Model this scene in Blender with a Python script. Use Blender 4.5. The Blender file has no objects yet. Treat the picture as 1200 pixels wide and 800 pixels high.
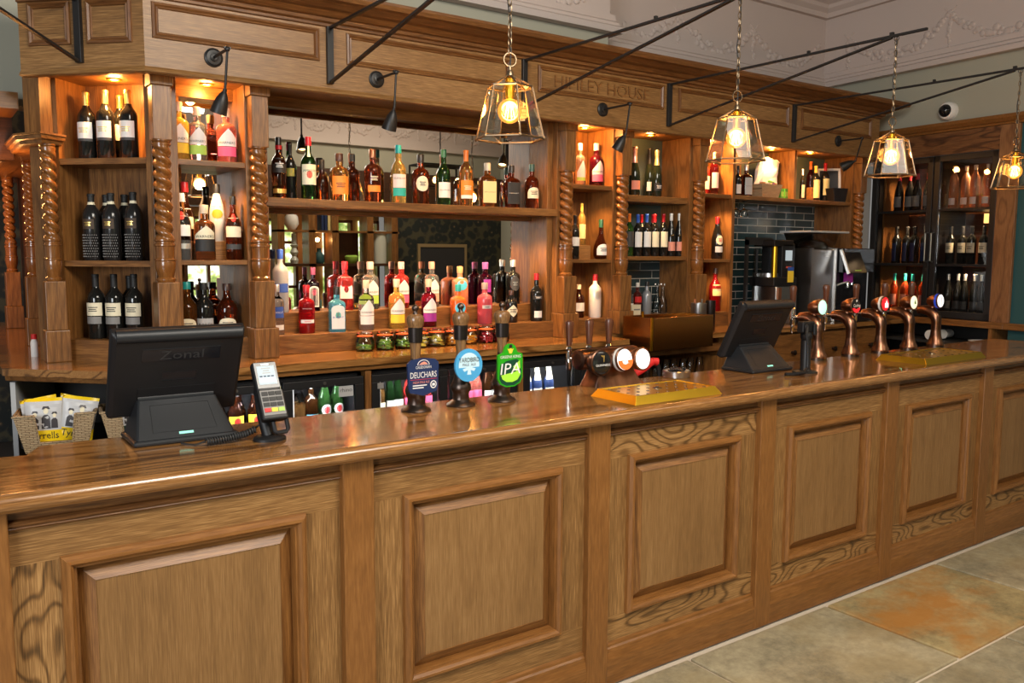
import bpy, math, random
from mathutils import Vector, Matrix
random.seed(7)
D = bpy.data; S = bpy.context.scene; COL = S.collection
PI = math.pi; R = math.radians

# ------------------------------------------------------------------ camera, world, lights, exposure
cam = D.cameras.new('camera'); cam.sensor_width = 36; cam.lens = 995.7/1200*36; cam.clip_start = .05
co = D.objects.new('camera', cam); COL.objects.link(co); S.camera = co
yaw, pitch, roll = R(35.29), R(5.92), R(.255)
fw = Vector((math.sin(yaw)*math.cos(pitch), math.cos(yaw)*math.cos(pitch), -math.sin(pitch)))
rt = Vector((math.cos(yaw), -math.sin(yaw), 0)); up = rt.cross(fw)
r2 = rt*math.cos(roll)+up*math.sin(roll); u2 = up*math.cos(roll)-rt*math.sin(roll)
m3 = Matrix((r2, u2, -fw)).transposed()
co.matrix_world = Matrix.Translation((-.0593, -2.4157, 1.7171)) @ m3.to_4x4()

w = D.worlds.new('world'); S.world = w; w.use_nodes = True
w.node_tree.nodes['Background'].inputs[0].default_value = (1, .97, .93, 1)
w.node_tree.nodes['Background'].inputs[1].default_value = 0.22
S.view_settings.view_transform = 'Standard'; S.view_settings.look = 'None'
S.view_settings.exposure = 0.22; S.view_settings.gamma = 1
try: S.view_settings.use_curve_mapping = False
except Exception: pass
S.cycles.use_denoising = True
S.cycles.sample_clamp_indirect = 6
S.cycles.caustics_reflective = False; S.cycles.caustics_refractive = False

def lamp(name, kind, loc, energy, col=(1, 1, 1), aim=None, size=.1, sizey=None, angle=70, blend=.6):
    l = D.lights.new(name, kind); l.energy = energy; l.color = col
    o = D.objects.new(name, l); COL.objects.link(o); o.location = loc
    if kind == 'AREA':
        l.size = size
        if sizey: l.shape = 'RECTANGLE'; l.size_y = sizey
    elif kind == 'SPOT':
        l.spot_size = R(angle); l.spot_blend = blend; l.shadow_soft_size = size
    elif kind == 'POINT': l.shadow_soft_size = size
    if aim is not None:
        o.rotation_euler = (Vector(aim)-Vector(loc)).to_track_quat('-Z', 'Y').to_euler()
    return o
WARM = (1, .58, .26)
# assumed daylight from the left behind the camera, then flash bounced off the ceiling and an added far-wall lamp
lamp('window_light', 'AREA', (-3.6, -3.3, 2.2), 200, (.93, .97, 1), (1.6, 1.2, 1.4), 2.2, 1.7)  # added area lamp for assumed daylight; no window is built there
lamp('bounce_flash', 'AREA', (1.7, -2.2, 3.7), 150, (1, .92, .80), (1.9, .6, 1.4), 1.9, 1.3)  # stands in for the camera's flash bounced off the ceiling, not a fitting
lamp('far_wall_fill', 'AREA', (5.2, -3.2, 4.0), 70, (1, .86, .68), (5.2, -3.9, 0), 2.4, .8)  # added fill, brightens the far wall that the mirrors show

# ------------------------------------------------------------------ materials
MATS = {}
def nodes(name):
    m = D.materials.new(name); m.use_nodes = True; nt = m.node_tree
    return m, nt, nt.nodes['Principled BSDF']
def mat(name, col, rough=.5, metal=0., trans=0., ior=1.45, emit=0., coat=0., ecol=None, alpha=1.):
    m, nt, b = nodes(name)
    b.inputs['Base Color'].default_value = (*col, 1); b.inputs['Roughness'].default_value = rough
    b.inputs['Metallic'].default_value = metal; b.inputs['IOR'].default_value = ior
    b.inputs['Transmission Weight'].default_value = trans
    b.inputs['Coat Weight'].default_value = coat
    if emit:
        b.inputs['Emission Color'].default_value = (*(ecol or col), 1); b.inputs['Emission Strength'].default_value = emit
    MATS[name] = m; return m
def N(nt, t, **k):
    n = nt.nodes.new(t)
    for a, v in k.items(): setattr(n, a, v)
    return n
def mth(nt, op, a, b=None):
    n = N(nt, 'ShaderNodeMath', operation=op)
    for i, x in enumerate((a, b)):
        if x is None: continue
        if isinstance(x, (int, float)): n.inputs[i].default_value = x
        else: nt.links.new(x, n.inputs[i])
    return n.outputs[0]
def ramp(nt, fac, stops):
    n = N(nt, 'ShaderNodeValToRGB'); e = n.color_ramp.elements
    while len(e) < len(stops): e.new(.5)
    for q, (p, c) in zip(e, stops): q.position = p; q.color = (*c, 1)
    nt.links.new(fac, n.inputs[0]); return n.outputs[0]
def noise(nt, vec, scale, sc, detail=3, rough=.6):
    mp = N(nt, 'ShaderNodeMapping'); nt.links.new(vec, mp.inputs[0]); mp.inputs['Scale'].default_value = sc
    n = N(nt, 'ShaderNodeTexNoise'); n.inputs['Scale'].default_value = scale; n.inputs['Detail'].default_value = detail
    n.inputs['Roughness'].default_value = rough
    nt.links.new(mp.outputs[0], n.inputs['Vector']); return n.outputs['Fac']
def wood(name, c1, c2, axis='X', ring=0., wander=0., rough=.42, coat=.0, ringamt=.0, al=1.6, ac=6., fine=330., spread=.95, streak=.18):
    """sawn hardwood with the grain along one axis: fine pores and streaks, slow tone drift, and growth-ring figure on flat-sawn boards"""
    m, nt, b = nodes(name)
    tc = N(nt, 'ShaderNodeTexCoord'); v = tc.outputs['Object']
    sp = N(nt, 'ShaderNodeSeparateXYZ'); nt.links.new(v, sp.inputs[0])
    a = {'X': 0, 'Y': 1, 'Z': 2}[axis]; o1, o2 = [i for i in (0, 1, 2) if i != a]
    def sc(x, y): q = [y]*3; q[a] = x; return tuple(q)
    n2 = noise(nt, v, 1, sc(11, fine), 2, .65); n4 = noise(nt, v, 1, sc(1.6, fine*.22), 3, .6); n3 = noise(nt, v, 1, sc(.9, 4.5), 2, .5)
    f = mth(nt, 'ADD', mth(nt, 'MULTIPLY', n2, .64), mth(nt, 'MULTIPLY', n4, streak)); f = mth(nt, 'ADD', f, mth(nt, 'MULTIPLY', n3, .18))
    f = mth(nt, 'SUBTRACT', f, .0)
    if ringamt:
        n1 = noise(nt, v, 1, sc(al, ac), 1.4, .5)
        t = mth(nt, 'ADD', sp.outputs[o1], mth(nt, 'MULTIPLY', sp.outputs[o2], .83))
        ph = mth(nt, 'ADD', mth(nt, 'MULTIPLY', t, ring*2*PI), mth(nt, 'MULTIPLY', n1, wander*2*PI))
        s = mth(nt, 'MULTIPLY_ADD', mth(nt, 'SINE', ph), .5); s.node.inputs[2].default_value = .5
        s = mth(nt, 'POWER', s, 5.0); f = mth(nt, 'ADD', f, mth(nt, 'MULTIPLY', mth(nt, 'SUBTRACT', s, .27), ringamt*.32))
    c3 = tuple(x*.36 for x in c2)
    colr = ramp(nt, f, [(.5-.17*spread, c1), (.5, c2), (.5+.24*spread, c3)])
    nt.links.new(colr, b.inputs['Base Color'])
    b.inputs['Roughness'].default_value = rough; b.inputs['Coat Weight'].default_value = coat; b.inputs['Coat Roughness'].default_value = .06
    bp = N(nt, 'ShaderNodeBump'); bp.inputs['Strength'].default_value = .10; bp.inputs['Distance'].default_value = .002
    nt.links.new(f, bp.inputs['Height']); nt.links.new(bp.outputs[0], b.inputs['Normal'])
    MATS[name] = m; return m
OAK1, OAK2 = (.39, .215, .078), (.215, .104, .032)
PINE1, PINE2 = (.31, .138, .038), (.21, .084, .020)
BO1, BO2 = (.31, .142, .040), (.185, .075, .019)
wood('cornice_wood', (.24, .105, .030), (.135, .052, .014), 'X', rough=.4, fine=200)
wood('cornice_woodZ', (.24, .105, .030), (.135, .052, .014), 'Z', rough=.4, fine=200)
for ax in 'XYZ':
    wood('oak'+ax, OAK1, OAK2, ax)
    wood('pine'+ax, PINE1, PINE2, ax, rough=.36, fine=120, spread=1.5)
    wood('backoak'+ax, BO1, BO2, ax, 12, 7, .38, ringamt=.35, al=1.0, ac=7)
wood('swirlX', OAK1, OAK2, 'X', 6, 17, ringamt=.8, al=1.9, ac=6)
wood('swirlZ', OAK1, OAK2, 'Z', 6, 17, ringamt=.8, al=2.2, ac=7)
wood('fieldZ', (.33, .185, .072), (.215, .108, .036), 'Z', 8, 5, ringamt=.16, al=.7, ac=7, fine=420, spread=1.35, streak=.16)
wood('countertop', (.37, .18, .055), (.235, .10, .026), 'X', 8, 8, .13, .3, ringamt=.85, al=.8, ac=7)
wood('countertop_edge', (.40, .20, .065), (.25, .108, .030), 'X', rough=.26, coat=1.0, fine=260)
MATS['countertop_edge'].node_tree.nodes['Principled BSDF'].inputs['Coat Roughness'].default_value = .2
wood('knottyX', (.24, .105, .035), (.13, .05, .016), 'X', 4, 9, .5, ringamt=.7, al=1.6, ac=6)
wood('knottyZ', (.32, .155, .06), (.22, .095, .035), 'Z', 4, 7, .5, ringamt=.4, al=1.6, ac=6)
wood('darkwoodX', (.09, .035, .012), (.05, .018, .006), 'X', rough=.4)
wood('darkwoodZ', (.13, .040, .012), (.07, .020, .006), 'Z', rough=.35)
wood('turned', (.30, .125, .030), (.19, .070, .016), 'Z', rough=.22, coat=.3, fine=120, spread=1.4)
wood('handle_wood', (.15, .052, .024), (.10, .033, .015), 'Z', rough=.3, coat=.3, fine=150, spread=1.4)
wood('pump_wood', (.30, .165, .068), (.17, .085, .032), 'Z', rough=.28, coat=.3, fine=200)

def liquid(name, col, rough=.02, ior=1.36):
    return mat(name, col, rough, 0, .75 if name in ('blueliq', 'honeyliq', 'honeylight', 'pinkliq', 'pinkred', 'orangered', 'roseliq', 'amberyellow', 'redliq') else .93, ior)
for n_, c_ in dict(clearliq=(.93, .93, .9), honeylight=(.95, .62, .10), honeyliq=(.97, .58, .10), pinkliq=(.93, .22, .16), pinkred=(.82, .06, .05),
                   redliq=(.62, .01, .015), amber=(.62, .21, .04), amberdark=(.17, .04, .013), amberlight=(.88, .42, .12), amberred=(.34, .065, .02),
                   amberyellow=(.85, .50, .12), copper=(.82, .30, .10), greenglass=(.035, .12, .03), greenlight=(.12, .38, .08), blueliq=(.16, .68, .95),
                   plumliq=(.30, .012, .05), plumdark=(.14, .006, .05), darkpurple=(.05, .006, .015), redsyrup=(.75, .10, .07), redwine=(.22, .01, .02),
                   roseliq=(.92, .42, .22), orangered=(.85, .10, .02), beerbrown=(.25, .08, .02), yellowgreen=(.55, .6, .2)).items(): liquid(n_, c_)
mat('orangeliq', (.90, .15, .02), .12, 0, .35); mat('orangelight', (.86, .30, .14), .15, 0, .4)
mat('pinkgrad', (.93, .14, .18), .08, 0, .6); mat('frost', (.72, .72, .76), .3, 0, .55); mat('frostwhite', (.82, .72, .62), .3)
mat('whiteglass', (.80, .74, .66), .15); mat('dark', (.010, .010, .009), .07); mat('darkdots', (.016, .015, .015), .16)
mat('champdark', (.012, .018, .010), .07); mat('steelgrey', (.33, .34, .36), .3, .4)
for n_, c_ in dict(white=(.78, .76, .72), cream=(.80, .72, .52), pinkwhite=(.82, .68, .62), darkgrey=(.05, .05, .05), grey=(.22, .21, .20), greylabel=(.42, .42, .42),
                   brownlabel=(.06, .035, .02), blacklabel=(.018, .017, .017), orangelabel=(.85, .25, .03), yellowlabel=(.82, .68, .30), bluelabel=(.04, .10, .42),
                   salmonlabel=(.72, .28, .20), olive=(.25, .24, .05), yellowband=(.88, .62, .05), limeband=(.38, .62, .10), pinkband=(.85, .12, .25),
                   purpleband=(.32, .03, .28), peachband=(.88, .40, .28), tealband=(.03, .42, .34), skyblue=(.08, .52, .72), sunset=(.88, .35, .03), crest=(.6, .10, .06),
                   red=(.62, .02, .02), blue=(.03, .09, .38), black=(.012, .012, .012), green=(.02, .14, .06), navy=(.007, .022, .085)).items(): mat(n_, c_, .55)
for n_, c_ in dict(gold=(.82, .56, .16), silver=(.72, .72, .70), goldfoil=(.85, .68, .34), pinkfoil=(.82, .45, .38), silvercap=(.7, .7, .68), coppercap=(.40, .16, .08)).items(): mat(n_, c_, .3, .75)
for n_, c_ in dict(clearcap=(.62, .50, .36), whitecap=(.78, .76, .72), redcap=(.42, .012, .02), blackcap=(.015, .014, .014), tealcap=(.02, .32, .30), darkcap=(.05, .025, .02),
                   blackred=(.03, .012, .012), darkteal=(.02, .06, .06), greencap=(.02, .10, .05), orangecap=(.85, .20, .03), bluecap=(.03, .09, .42), mauvecap=(.30, .06, .13),
                   pinkcap=(.72, .42, .36), salmoncap=(.85, .36, .24), corkcap=(.55, .30, .13), greycap=(.35, .28, .24), purplecap=(.34, .10, .34), yellowcap=(.85, .55, .10)).items(): mat(n_, c_, .32)
mat('clearglass', (.95, .96, .95), .01, 0, 1, 1.3)
mat('black_metal', (.012, .011, .011), .42); mat('black_plastic', (.006, .006, .007), .5); mat('black_gloss', (.01, .01, .012), .12)
mat('slate_plastic', (.012, .0135, .016), .45)
mat('chrome', (.82, .80, .78), .08, 1); mat('steel', (.50, .49, .48), .28, 1); mat('brass', (.66, .42, .035), .30, 1); mat('brass_lantern', (.26, .19, .12), .4, 1)
mat('box_brass', (.46, .25, .08), .24, 1); mat('bronze', (.105, .080, .068), .36, 1); mat('gunmetal', (.055, .045, .042), .3, .9)
mat('mirror', (.80, .78, .74), .008, 1)
mat('plaster', (.55, .465, .425), .7); mat('wallgreen', (.37, .36, .285), .8); mat('ceilinggreen', (.04, .065, .055), .8); mat('tealpaint', (.022, .085, .092), .6)
mat('bayback', (.085, .115, .105), .5); mat('rubber', (.02, .02, .02), .6); mat('carcass', (.035, .032, .030), .6)
mat('lit_bulb', (1, .72, .35), .2, emit=9, ecol=(1, .62, .22)); mat('filament', (1, .75, .4), .3, emit=30, ecol=(1, .68, .30)); mat('downlight_lamp', (1, .8, .5), .3, emit=9, ecol=(1, .60, .24))

mat('screen_lit', (.30, .36, .38), .6, emit=.34, ecol=(.75, .88, .95)); mat('screen_green', (.25, .7, .55), .2, emit=.5, ecol=(.3, .75, .6))
mat('badge_mint', (.45, .85, .65), .25, emit=.75, ecol=(.45, .9, .68)); mat('badge_white', (.9, .9, .9), .25, emit=.9, ecol=(1, 1, 1)); mat('badge_red', (.75, .015, .02), .25, emit=.55, ecol=(.9, .02, .03))
mat('badge_cream', (.9, .82, .55), .25, emit=.75, ecol=(1, .88, .6)); mat('badge_blue', (.02, .05, .4), .25, emit=.25, ecol=(.03, .08, .6)); mat('badge_black', (.012, .012, .012), .15)
mat('badge_orange', (.85, .16, .03), .25, emit=.35, ecol=(.9, .2, .04))
mat('clip_blue', (.07, .36, .66), .35); mat('clip_green', (.022, .34, .012), .3); mat('clip_lime', (.38, .80, .06), .3); mat('clip_darkgreen', (.008, .06, .03), .3); mat('clip_pale', (.55, .78, .88), .35)
mat('cabinet_light', (1, .75, .4), .4, emit=2.2, ecol=(1, .55, .16)); mat('window_glow', (.8, .9, .75), .5, emit=2.0, ecol=(.78, .95, .62))
mat('herb', (.18, .38, .07), .5); mat('lemon', (.85, .72, .12), .4); mat('orange_fruit', (.88, .36, .02), .4); mat('berry', (.40, .01, .02), .35); mat('jar_seal', (.72, .12, .03), .5)
mat('crisp_yellow', (.85, .58, .01), .3); mat('crisp_photo', (.52, .52, .53), .35); mat('crisp_figure', (.05, .045, .05), .4); mat('crisp_green', (.006, .035, .022), .35)
mat('paper', (.78, .68, .55), .7); mat('terracotta', (.45, .35, .25), .7); mat('beans', (.03, .015, .009), .4); mat('leaf', (.05, .22, .04), .5); mat('zonal_grey', (.022, .023, .025), .35); mat('tan', (.42, .20, .07), .6)
mat('greenbox', (.10, .38, .05), .5); mat('ceramic', (.55, .58, .52), .3); mat('frame_gold', (.30, .22, .11), .4); mat('photo_dark', (.03, .03, .035), .3)

def thin(name, tint=(1, 1, 1), refl=1.0, rough=.0):
    """a thin pane: lets light straight through, mirrors at glancing angles"""
    m = D.materials.new(name); m.use_nodes = True; nt = m.node_tree; nt.nodes.clear()
    out = N(nt, 'ShaderNodeOutputMaterial'); mx = N(nt, 'ShaderNodeMixShader'); tr = N(nt, 'ShaderNodeBsdfTransparent'); gl = N(nt, 'ShaderNodeBsdfGlossy')
    fr = N(nt, 'ShaderNodeFresnel'); fr.inputs[0].default_value = 1.45
    tr.inputs[0].default_value = (*tint, 1); gl.inputs['Roughness'].default_value = rough
    f = mth(nt, 'MULTIPLY', fr.outputs[0], refl)
    nt.links.new(f, mx.inputs[0]); nt.links.new(tr.outputs[0], mx.inputs[1]); nt.links.new(gl.outputs[0], mx.inputs[2]); nt.links.new(mx.outputs[0], out.inputs[0])
    MATS[name] = m; return m
thin('pane', (.97, .96, .93), .6); thin('pane_dark', (.86, .86, .86)); thin('jarglass', (.96, .97, .95), 1.6); thin('hopper', (.75, .73, .72), 1.3)

def bulb_mat():
    """amber-coated lamp glass, glowing from the filament inside it"""
    m = D.materials.new('bulb_amber'); m.use_nodes = True; nt = m.node_tree; nt.nodes.clear()
    out = N(nt, 'ShaderNodeOutputMaterial'); tr = N(nt, 'ShaderNodeBsdfTransparent'); tr.inputs[0].default_value = (1, .66, .26, 1)
    em = N(nt, 'ShaderNodeEmission'); em.inputs[0].default_value = (1, .42, .10, 1); em.inputs[1].default_value = .35
    gl = N(nt, 'ShaderNodeBsdfGlossy'); gl.inputs['Roughness'].default_value = .02; fr = N(nt, 'ShaderNodeFresnel'); mx = N(nt, 'ShaderNodeMixShader'); ad = N(nt, 'ShaderNodeAddShader')
    nt.links.new(fr.outputs[0], mx.inputs[0]); nt.links.new(tr.outputs[0], mx.inputs[1]); nt.links.new(gl.outputs[0], mx.inputs[2])
    nt.links.new(mx.outputs[0], ad.inputs[0]); nt.links.new(em.outputs[0], ad.inputs[1]); nt.links.new(ad.outputs[0], out.inputs[0]); MATS['bulb_amber'] = m
bulb_mat()
def tile_mat():
    m, nt, b = nodes('tile_teal'); tc = N(nt, 'ShaderNodeTexCoord'); mp = N(nt, 'ShaderNodeMapping'); mp.inputs['Rotation'].default_value = (R(90), 0, 0)
    nt.links.new(tc.outputs['Object'], mp.inputs[0])
    br = N(nt, 'ShaderNodeTexBrick'); br.inputs['Scale'].default_value = 1; br.inputs['Brick Width'].default_value = .25; br.inputs['Row Height'].default_value = .0605
    br.inputs['Mortar Size'].default_value = .003; br.inputs['Mortar Smooth'].default_value = .1; br.inputs['Bias'].default_value = -.2
    br.inputs['Color1'].default_value = (.014, .030, .035, 1); br.inputs['Color2'].default_value = (.030, .062, .070, 1); br.inputs['Mortar'].default_value = (.46, .46, .43, 1)
    nt.links.new(mp.outputs[0], br.inputs['Vector']); nt.links.new(br.outputs['Color'], b.inputs['Base Color'])
    rr = mth(nt, 'MULTIPLY_ADD', br.outputs['Fac'], .6); rr.node.inputs[2].default_value = .14; nt.links.new(rr, b.inputs['Roughness'])
    bp = N(nt, 'ShaderNodeBump'); bp.inputs['Strength'].default_value = .4; bp.inputs['Distance'].default_value = .003; bp.invert = True
    nz = noise(nt, tc.outputs['Object'], 9, (1, 1, 1), 2); h = mth(nt, 'ADD', br.outputs['Fac'], mth(nt, 'MULTIPLY', nz, .5))
    nt.links.new(h, bp.inputs['Height']); nt.links.new(bp.outputs[0], b.inputs['Normal']); MATS['tile_teal'] = m
tile_mat()
def flag_mat(name, base, stain, amt):
    m, nt, b = nodes(name); tc = N(nt, 'ShaderNodeTexCoord'); v = tc.outputs['Object']
    n1 = noise(nt, v, 2.6, (1, 1, 1), 6, .62); n2 = noise(nt, v, 24, (1, 1, 1), 6, .75); n3 = noise(nt, v, 1.7, (1, 1.3, 1), 5, .65)
    c = ramp(nt, mth(nt, 'ADD', mth(nt, 'MULTIPLY', n1, .6), mth(nt, 'MULTIPLY', n2, .4)), [(.36, tuple(x*.50 for x in base)), (.50, base), (.64, tuple(min(1, x*1.45) for x in base))])
    s = ramp(nt, n3, [(.53-amt*.12, (0, 0, 0)), (.62-amt*.04, (1, 1, 1))])
    mx = N(nt, 'ShaderNodeMix', data_type='RGBA'); nt.links.new(mth(nt, 'MULTIPLY', s, amt), mx.inputs[0]); nt.links.new(c, mx.inputs[6]); mx.inputs[7].default_value = (*stain, 1)
    nt.links.new(mx.outputs[2], b.inputs['Base Color']); b.inputs['Roughness'].default_value = .55
    bp = N(nt, 'ShaderNodeBump'); bp.inputs['Strength'].default_value = .35; bp.inputs['Distance'].default_value = .004; nt.links.new(n2, bp.inputs['Height']); nt.links.new(bp.outputs[0], b.inputs['Normal'])
    MATS[name] = m
flag_mat('flag_grey', (.34, .29, .185), (.30, .22, .10), .45); flag_mat('flag_rust', (.36, .285, .14), (.40, .17, .03), .85); flag_mat('flag_dark', (.30, .26, .17), (.26, .19, .09), .35)
mat('grout', (.60, .51, .40), .9)
def weave_mat():
    m, nt, b = nodes('wicker'); tc = N(nt, 'ShaderNodeTexCoord'); mp = N(nt, 'ShaderNodeMapping'); mp.inputs['Rotation'].default_value = (R(90), 0, 0)
    nt.links.new(tc.outputs['Object'], mp.inputs[0])
    br = N(nt, 'ShaderNodeTexBrick'); br.inputs['Scale'].default_value = 1; br.inputs['Brick Width'].default_value = .03; br.inputs['Row Height'].default_value = .0085
    br.inputs['Mortar Size'].default_value = .0016; br.inputs['Mortar Smooth'].default_value = .8
    br.inputs['Color1'].default_value = (.52, .38, .22, 1); br.inputs['Color2'].default_value = (.44, .31, .17, 1); br.inputs['Mortar'].default_value = (.17, .10, .05, 1)
    nt.links.new(mp.outputs[0], br.inputs['Vector']); nt.links.new(br.outputs['Color'], b.inputs['Base Color']); b.inputs['Roughness'].default_value = .7
    bp = N(nt, 'ShaderNodeBump'); bp.inputs['Strength'].default_value = .9; bp.inputs['Distance'].default_value = .006; bp.invert = True
    nt.links.new(br.outputs['Fac'], bp.inputs['Height']); nt.links.new(bp.outputs[0], b.inputs['Normal']); MATS['wicker'] = m
weave_mat()
def paper_mat():
    m, nt, b = nodes('floral_paper'); tc = N(nt, 'ShaderNodeTexCoord')
    vo = N(nt, 'ShaderNodeTexVoronoi'); vo.inputs['Scale'].default_value = 8; nt.links.new(tc.outputs['Object'], vo.inputs['Vector'])
    nz = noise(nt, tc.outputs['Object'], 22, (1, 1, 1), 2)
    c = ramp(nt, mth(nt, 'ADD', vo.outputs['Distance'], mth(nt, 'MULTIPLY', nz, .25)), [(.14, (.22, .15, .07)), (.22, (.05, .04, .025)), (.34, (.010, .016, .016)), (.66, (.009, .014, .014)), (.80, (.06, .055, .03))])
    nt.links.new(c, b.inputs['Base Color']); b.inputs['Roughness'].default_value = .7; MATS['floral_paper'] = m
paper_mat()
def copper_mat():
    m, nt, b = nodes('aged_copper'); tc = N(nt, 'ShaderNodeTexCoord')
    n1 = noise(nt, tc.outputs['Object'], 9, (1, 1, .35), 3, .5)
    c = ramp(nt, n1, [(.35, (.07, .045, .04)), (.52, (.27, .13, .075)), (.7, (.50, .25, .15))]); nt.links.new(c, b.inputs['Base Color'])
    b.inputs['Metallic'].default_value = 1; b.inputs['Roughness'].default_value = .3; MATS['aged_copper'] = m
copper_mat()
def glow_mat():
    m, nt, b = nodes('garden_view'); tc = N(nt, 'ShaderNodeTexCoord'); n1 = noise(nt, tc.outputs['Object'], 5, (1, 1, 1), 3)
    c = ramp(nt, n1, [(.36, (.10, .20, .04)), (.48, (.50, .62, .20)), (.56, (.95, 1, .88))]); nt.links.new(c, b.inputs['Base Color']); nt.links.new(c, b.inputs['Emission Color'])
    b.inputs['Emission Strength'].default_value = 1.6; MATS['garden_view'] = m
glow_mat()

# ------------------------------------------------------------------ mesh helpers
class MB:
    def __init__(s): s.v = []; s.f = []; s.mi = []; s.sm = []; s.mats = []
    def m(s, name):
        if name not in s.mats: s.mats.append(name)
        return s.mats.index(name)
    def add(s, vs, fs, mat, smooth=False):
        o = len(s.v); s.v += [tuple(v) for v in vs]; k = s.m(mat)
        for f in fs: s.f.append([i+o for i in f]); s.mi.append(k); s.sm.append(smooth)
        return s
    def box(s, x0, x1, y0, y1, z0, z1, mat):
        v = [(x, y, z) for z in (z0, z1) for y in (y0, y1) for x in (x0, x1)]
        return s.add(v, [(0, 2, 3, 1), (4, 5, 7, 6), (0, 1, 5, 4), (2, 6, 7, 3), (0, 4, 6, 2), (1, 3, 7, 5)], mat)
    def prism(s, poly, axis, a, b, mat, smooth=False):
        """polygon extruded along an axis; poly gives the two other coordinates in x,y,z order"""
        n = len(poly)
        def P(p, h): return {'x': (h, p[0], p[1]), 'y': (p[0], h, p[1]), 'z': (p[0], p[1], h)}[axis]
        vs = [P(p, a) for p in poly]+[P(p, b) for p in poly]
        return s.add(vs, [tuple(range(n-1, -1, -1)), tuple(range(n, 2*n))], mat).add(vs, [(i, (i+1) % n, n+(i+1) % n, n+i) for i in range(n)], mat, smooth)
    def loft(s, rings, mat, smooth=True, cap0=True, cap1=True, closed=True):
        """rings: equal-length lists of points"""
        n = len(rings[0]); vs = [p for r in rings for p in r]; fs = []
        for k in range(len(rings)-1):
            for i in range(n if closed else n-1):
                j = (i+1) % n; fs.append((k*n+i, k*n+j, (k+1)*n+j, (k+1)*n+i))
        s.add(vs, fs, mat, smooth)
        if cap0: s.add(rings[0], [tuple(range(n-1, -1, -1))], mat)
        if cap1: s.add(rings[-1], [tuple(range(n))], mat)
        return s
    def lathe(s, prof, mat, c=(0, 0, 0), seg=24, n=2., ax='z', cap0=True, cap1=True, scale=(1, 1)):
        rings = []
        for r, z in prof:
            ring = []
            for i in range(seg):
                a = 2*PI*i/seg; ca, sa = math.cos(a), math.sin(a)
                k = r/((abs(ca)**n+abs(sa)**n)**(1/n)) if n != 2 else r
                x, y = k*ca*scale[0], k*sa*scale[1]
                ring.append({'z': (c[0]+x, c[1]+y, c[2]+z), 'y': (c[0]+x, c[1]-z, c[2]+y), 'x': (c[0]+z, c[1]+x, c[2]+y)}[ax])
            rings.append(ring)
        return s.loft(rings, mat, True, cap0, cap1)
    def tube(s, pts, r, mat, seg=8, caps=True):
        pts = [Vector(p) for p in pts]; rr = r if isinstance(r, (list, tuple)) else [r]*len(pts); rings = []; u = None
        for i, p in enumerate(pts):
            d = (pts[min(i+1, len(pts)-1)]-pts[max(i-1, 0)]).normalized()
            if u is None: u = d.orthogonal().normalized()
            u = (u-d*u.dot(d)).normalized(); v = d.cross(u)
            rings.append([p+(u*math.cos(2*PI*k/seg)+v*math.sin(2*PI*k/seg))*rr[i] for k in range(seg)])
        return s.loft(rings, mat, True, caps, caps)
    def bar(s, a, b, w, h, mat):
        """rectangular bar between two points, w across and h upward"""
        a, b = Vector(a), Vector(b); d = (b-a).normalized(); side = d.cross(Vector((0, 0, 1)))
        side = side.normalized() if side.length > 1e-4 else Vector((1, 0, 0)); u = side.cross(d)
        rings = [[p+side*x*w/2+u*y*h/2 for x, y in ((-1, -1), (1, -1), (1, 1), (-1, 1))] for p in (a, b)]
        return s.loft(rings, mat, False)
    def ball(s, c, r, mat, seg=12, rings=8, sq=(1, 1, 1)):
        pr = [(r*math.sin(PI*k/rings), -r*math.cos(PI*k/rings)) for k in range(rings+1)]
        pr[0] = (1e-4, -r); pr[-1] = (1e-4, r); o = len(s.v)
        s.lathe(pr, mat, (0, 0, 0), seg); s.v[o:] = [(c[0]+x*sq[0], c[1]+y*sq[1], c[2]+z*sq[2]) for x, y, z in s.v[o:]]
        return s
    def ring(s, c, Rr, r, mat, axis=(0, 1, 0), seg=20, stretch=1.):
        ax = Vector(axis).normalized(); u = Vector((0, 0, 1)); u = (u-ax*u.dot(ax)); u = u.normalized() if u.length > 1e-3 else Vector((1, 0, 0)); v = ax.cross(u); c = Vector(c); rings = []
        for i in range(seg):
            a = 2*PI*i/seg; d = u*math.cos(a)+v*math.sin(a); p = c+u*math.cos(a)*Rr*stretch+v*math.sin(a)*Rr
            rings.append([p+(d*math.cos(2*PI*k/6)+ax*math.sin(2*PI*k/6))*r for k in range(6)])
        rings.append(rings[0]); return s.loft(rings, mat, True, False, False)
    def quadpatch(s, fn, nu, nv, mat, smooth=True):
        vs = [fn(i/nu, j/nv) for j in range(nv+1) for i in range(nu+1)]
        return s.add(vs, [(j*(nu+1)+i, j*(nu+1)+i+1, (j+1)*(nu+1)+i+1, (j+1)*(nu+1)+i) for j in range(nv) for i in range(nu)], mat, smooth)
    def sweep(s, path, prof, mat, closed=False, caps=True):
        """profile (outward, z) carried along a plan path with mitred corners; outward is to the right of travel"""
        P = [Vector((p[0], p[1])) for p in path]; n = len(P); rings = []
        for i in range(n):
            d0 = (P[i]-P[i-1]).normalized() if (i > 0 or closed) else None; d1 = (P[(i+1) % n]-P[i]).normalized() if (i < n-1 or closed) else None
            d0 = d0 or d1; d1 = d1 or d0
            n0 = Vector((d0.y, -d0.x)); n1 = Vector((d1.y, -d1.x)); b = (n0+n1); b = b/b.dot(n0) if b.length > 1e-6 else n0
            rings.append([(P[i].x+b.x*o, P[i].y+b.y*o, z) for o, z in prof])
        if closed: rings.append(rings[0])
        return s.loft(rings, mat, False, caps and not closed, caps and not closed)
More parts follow.
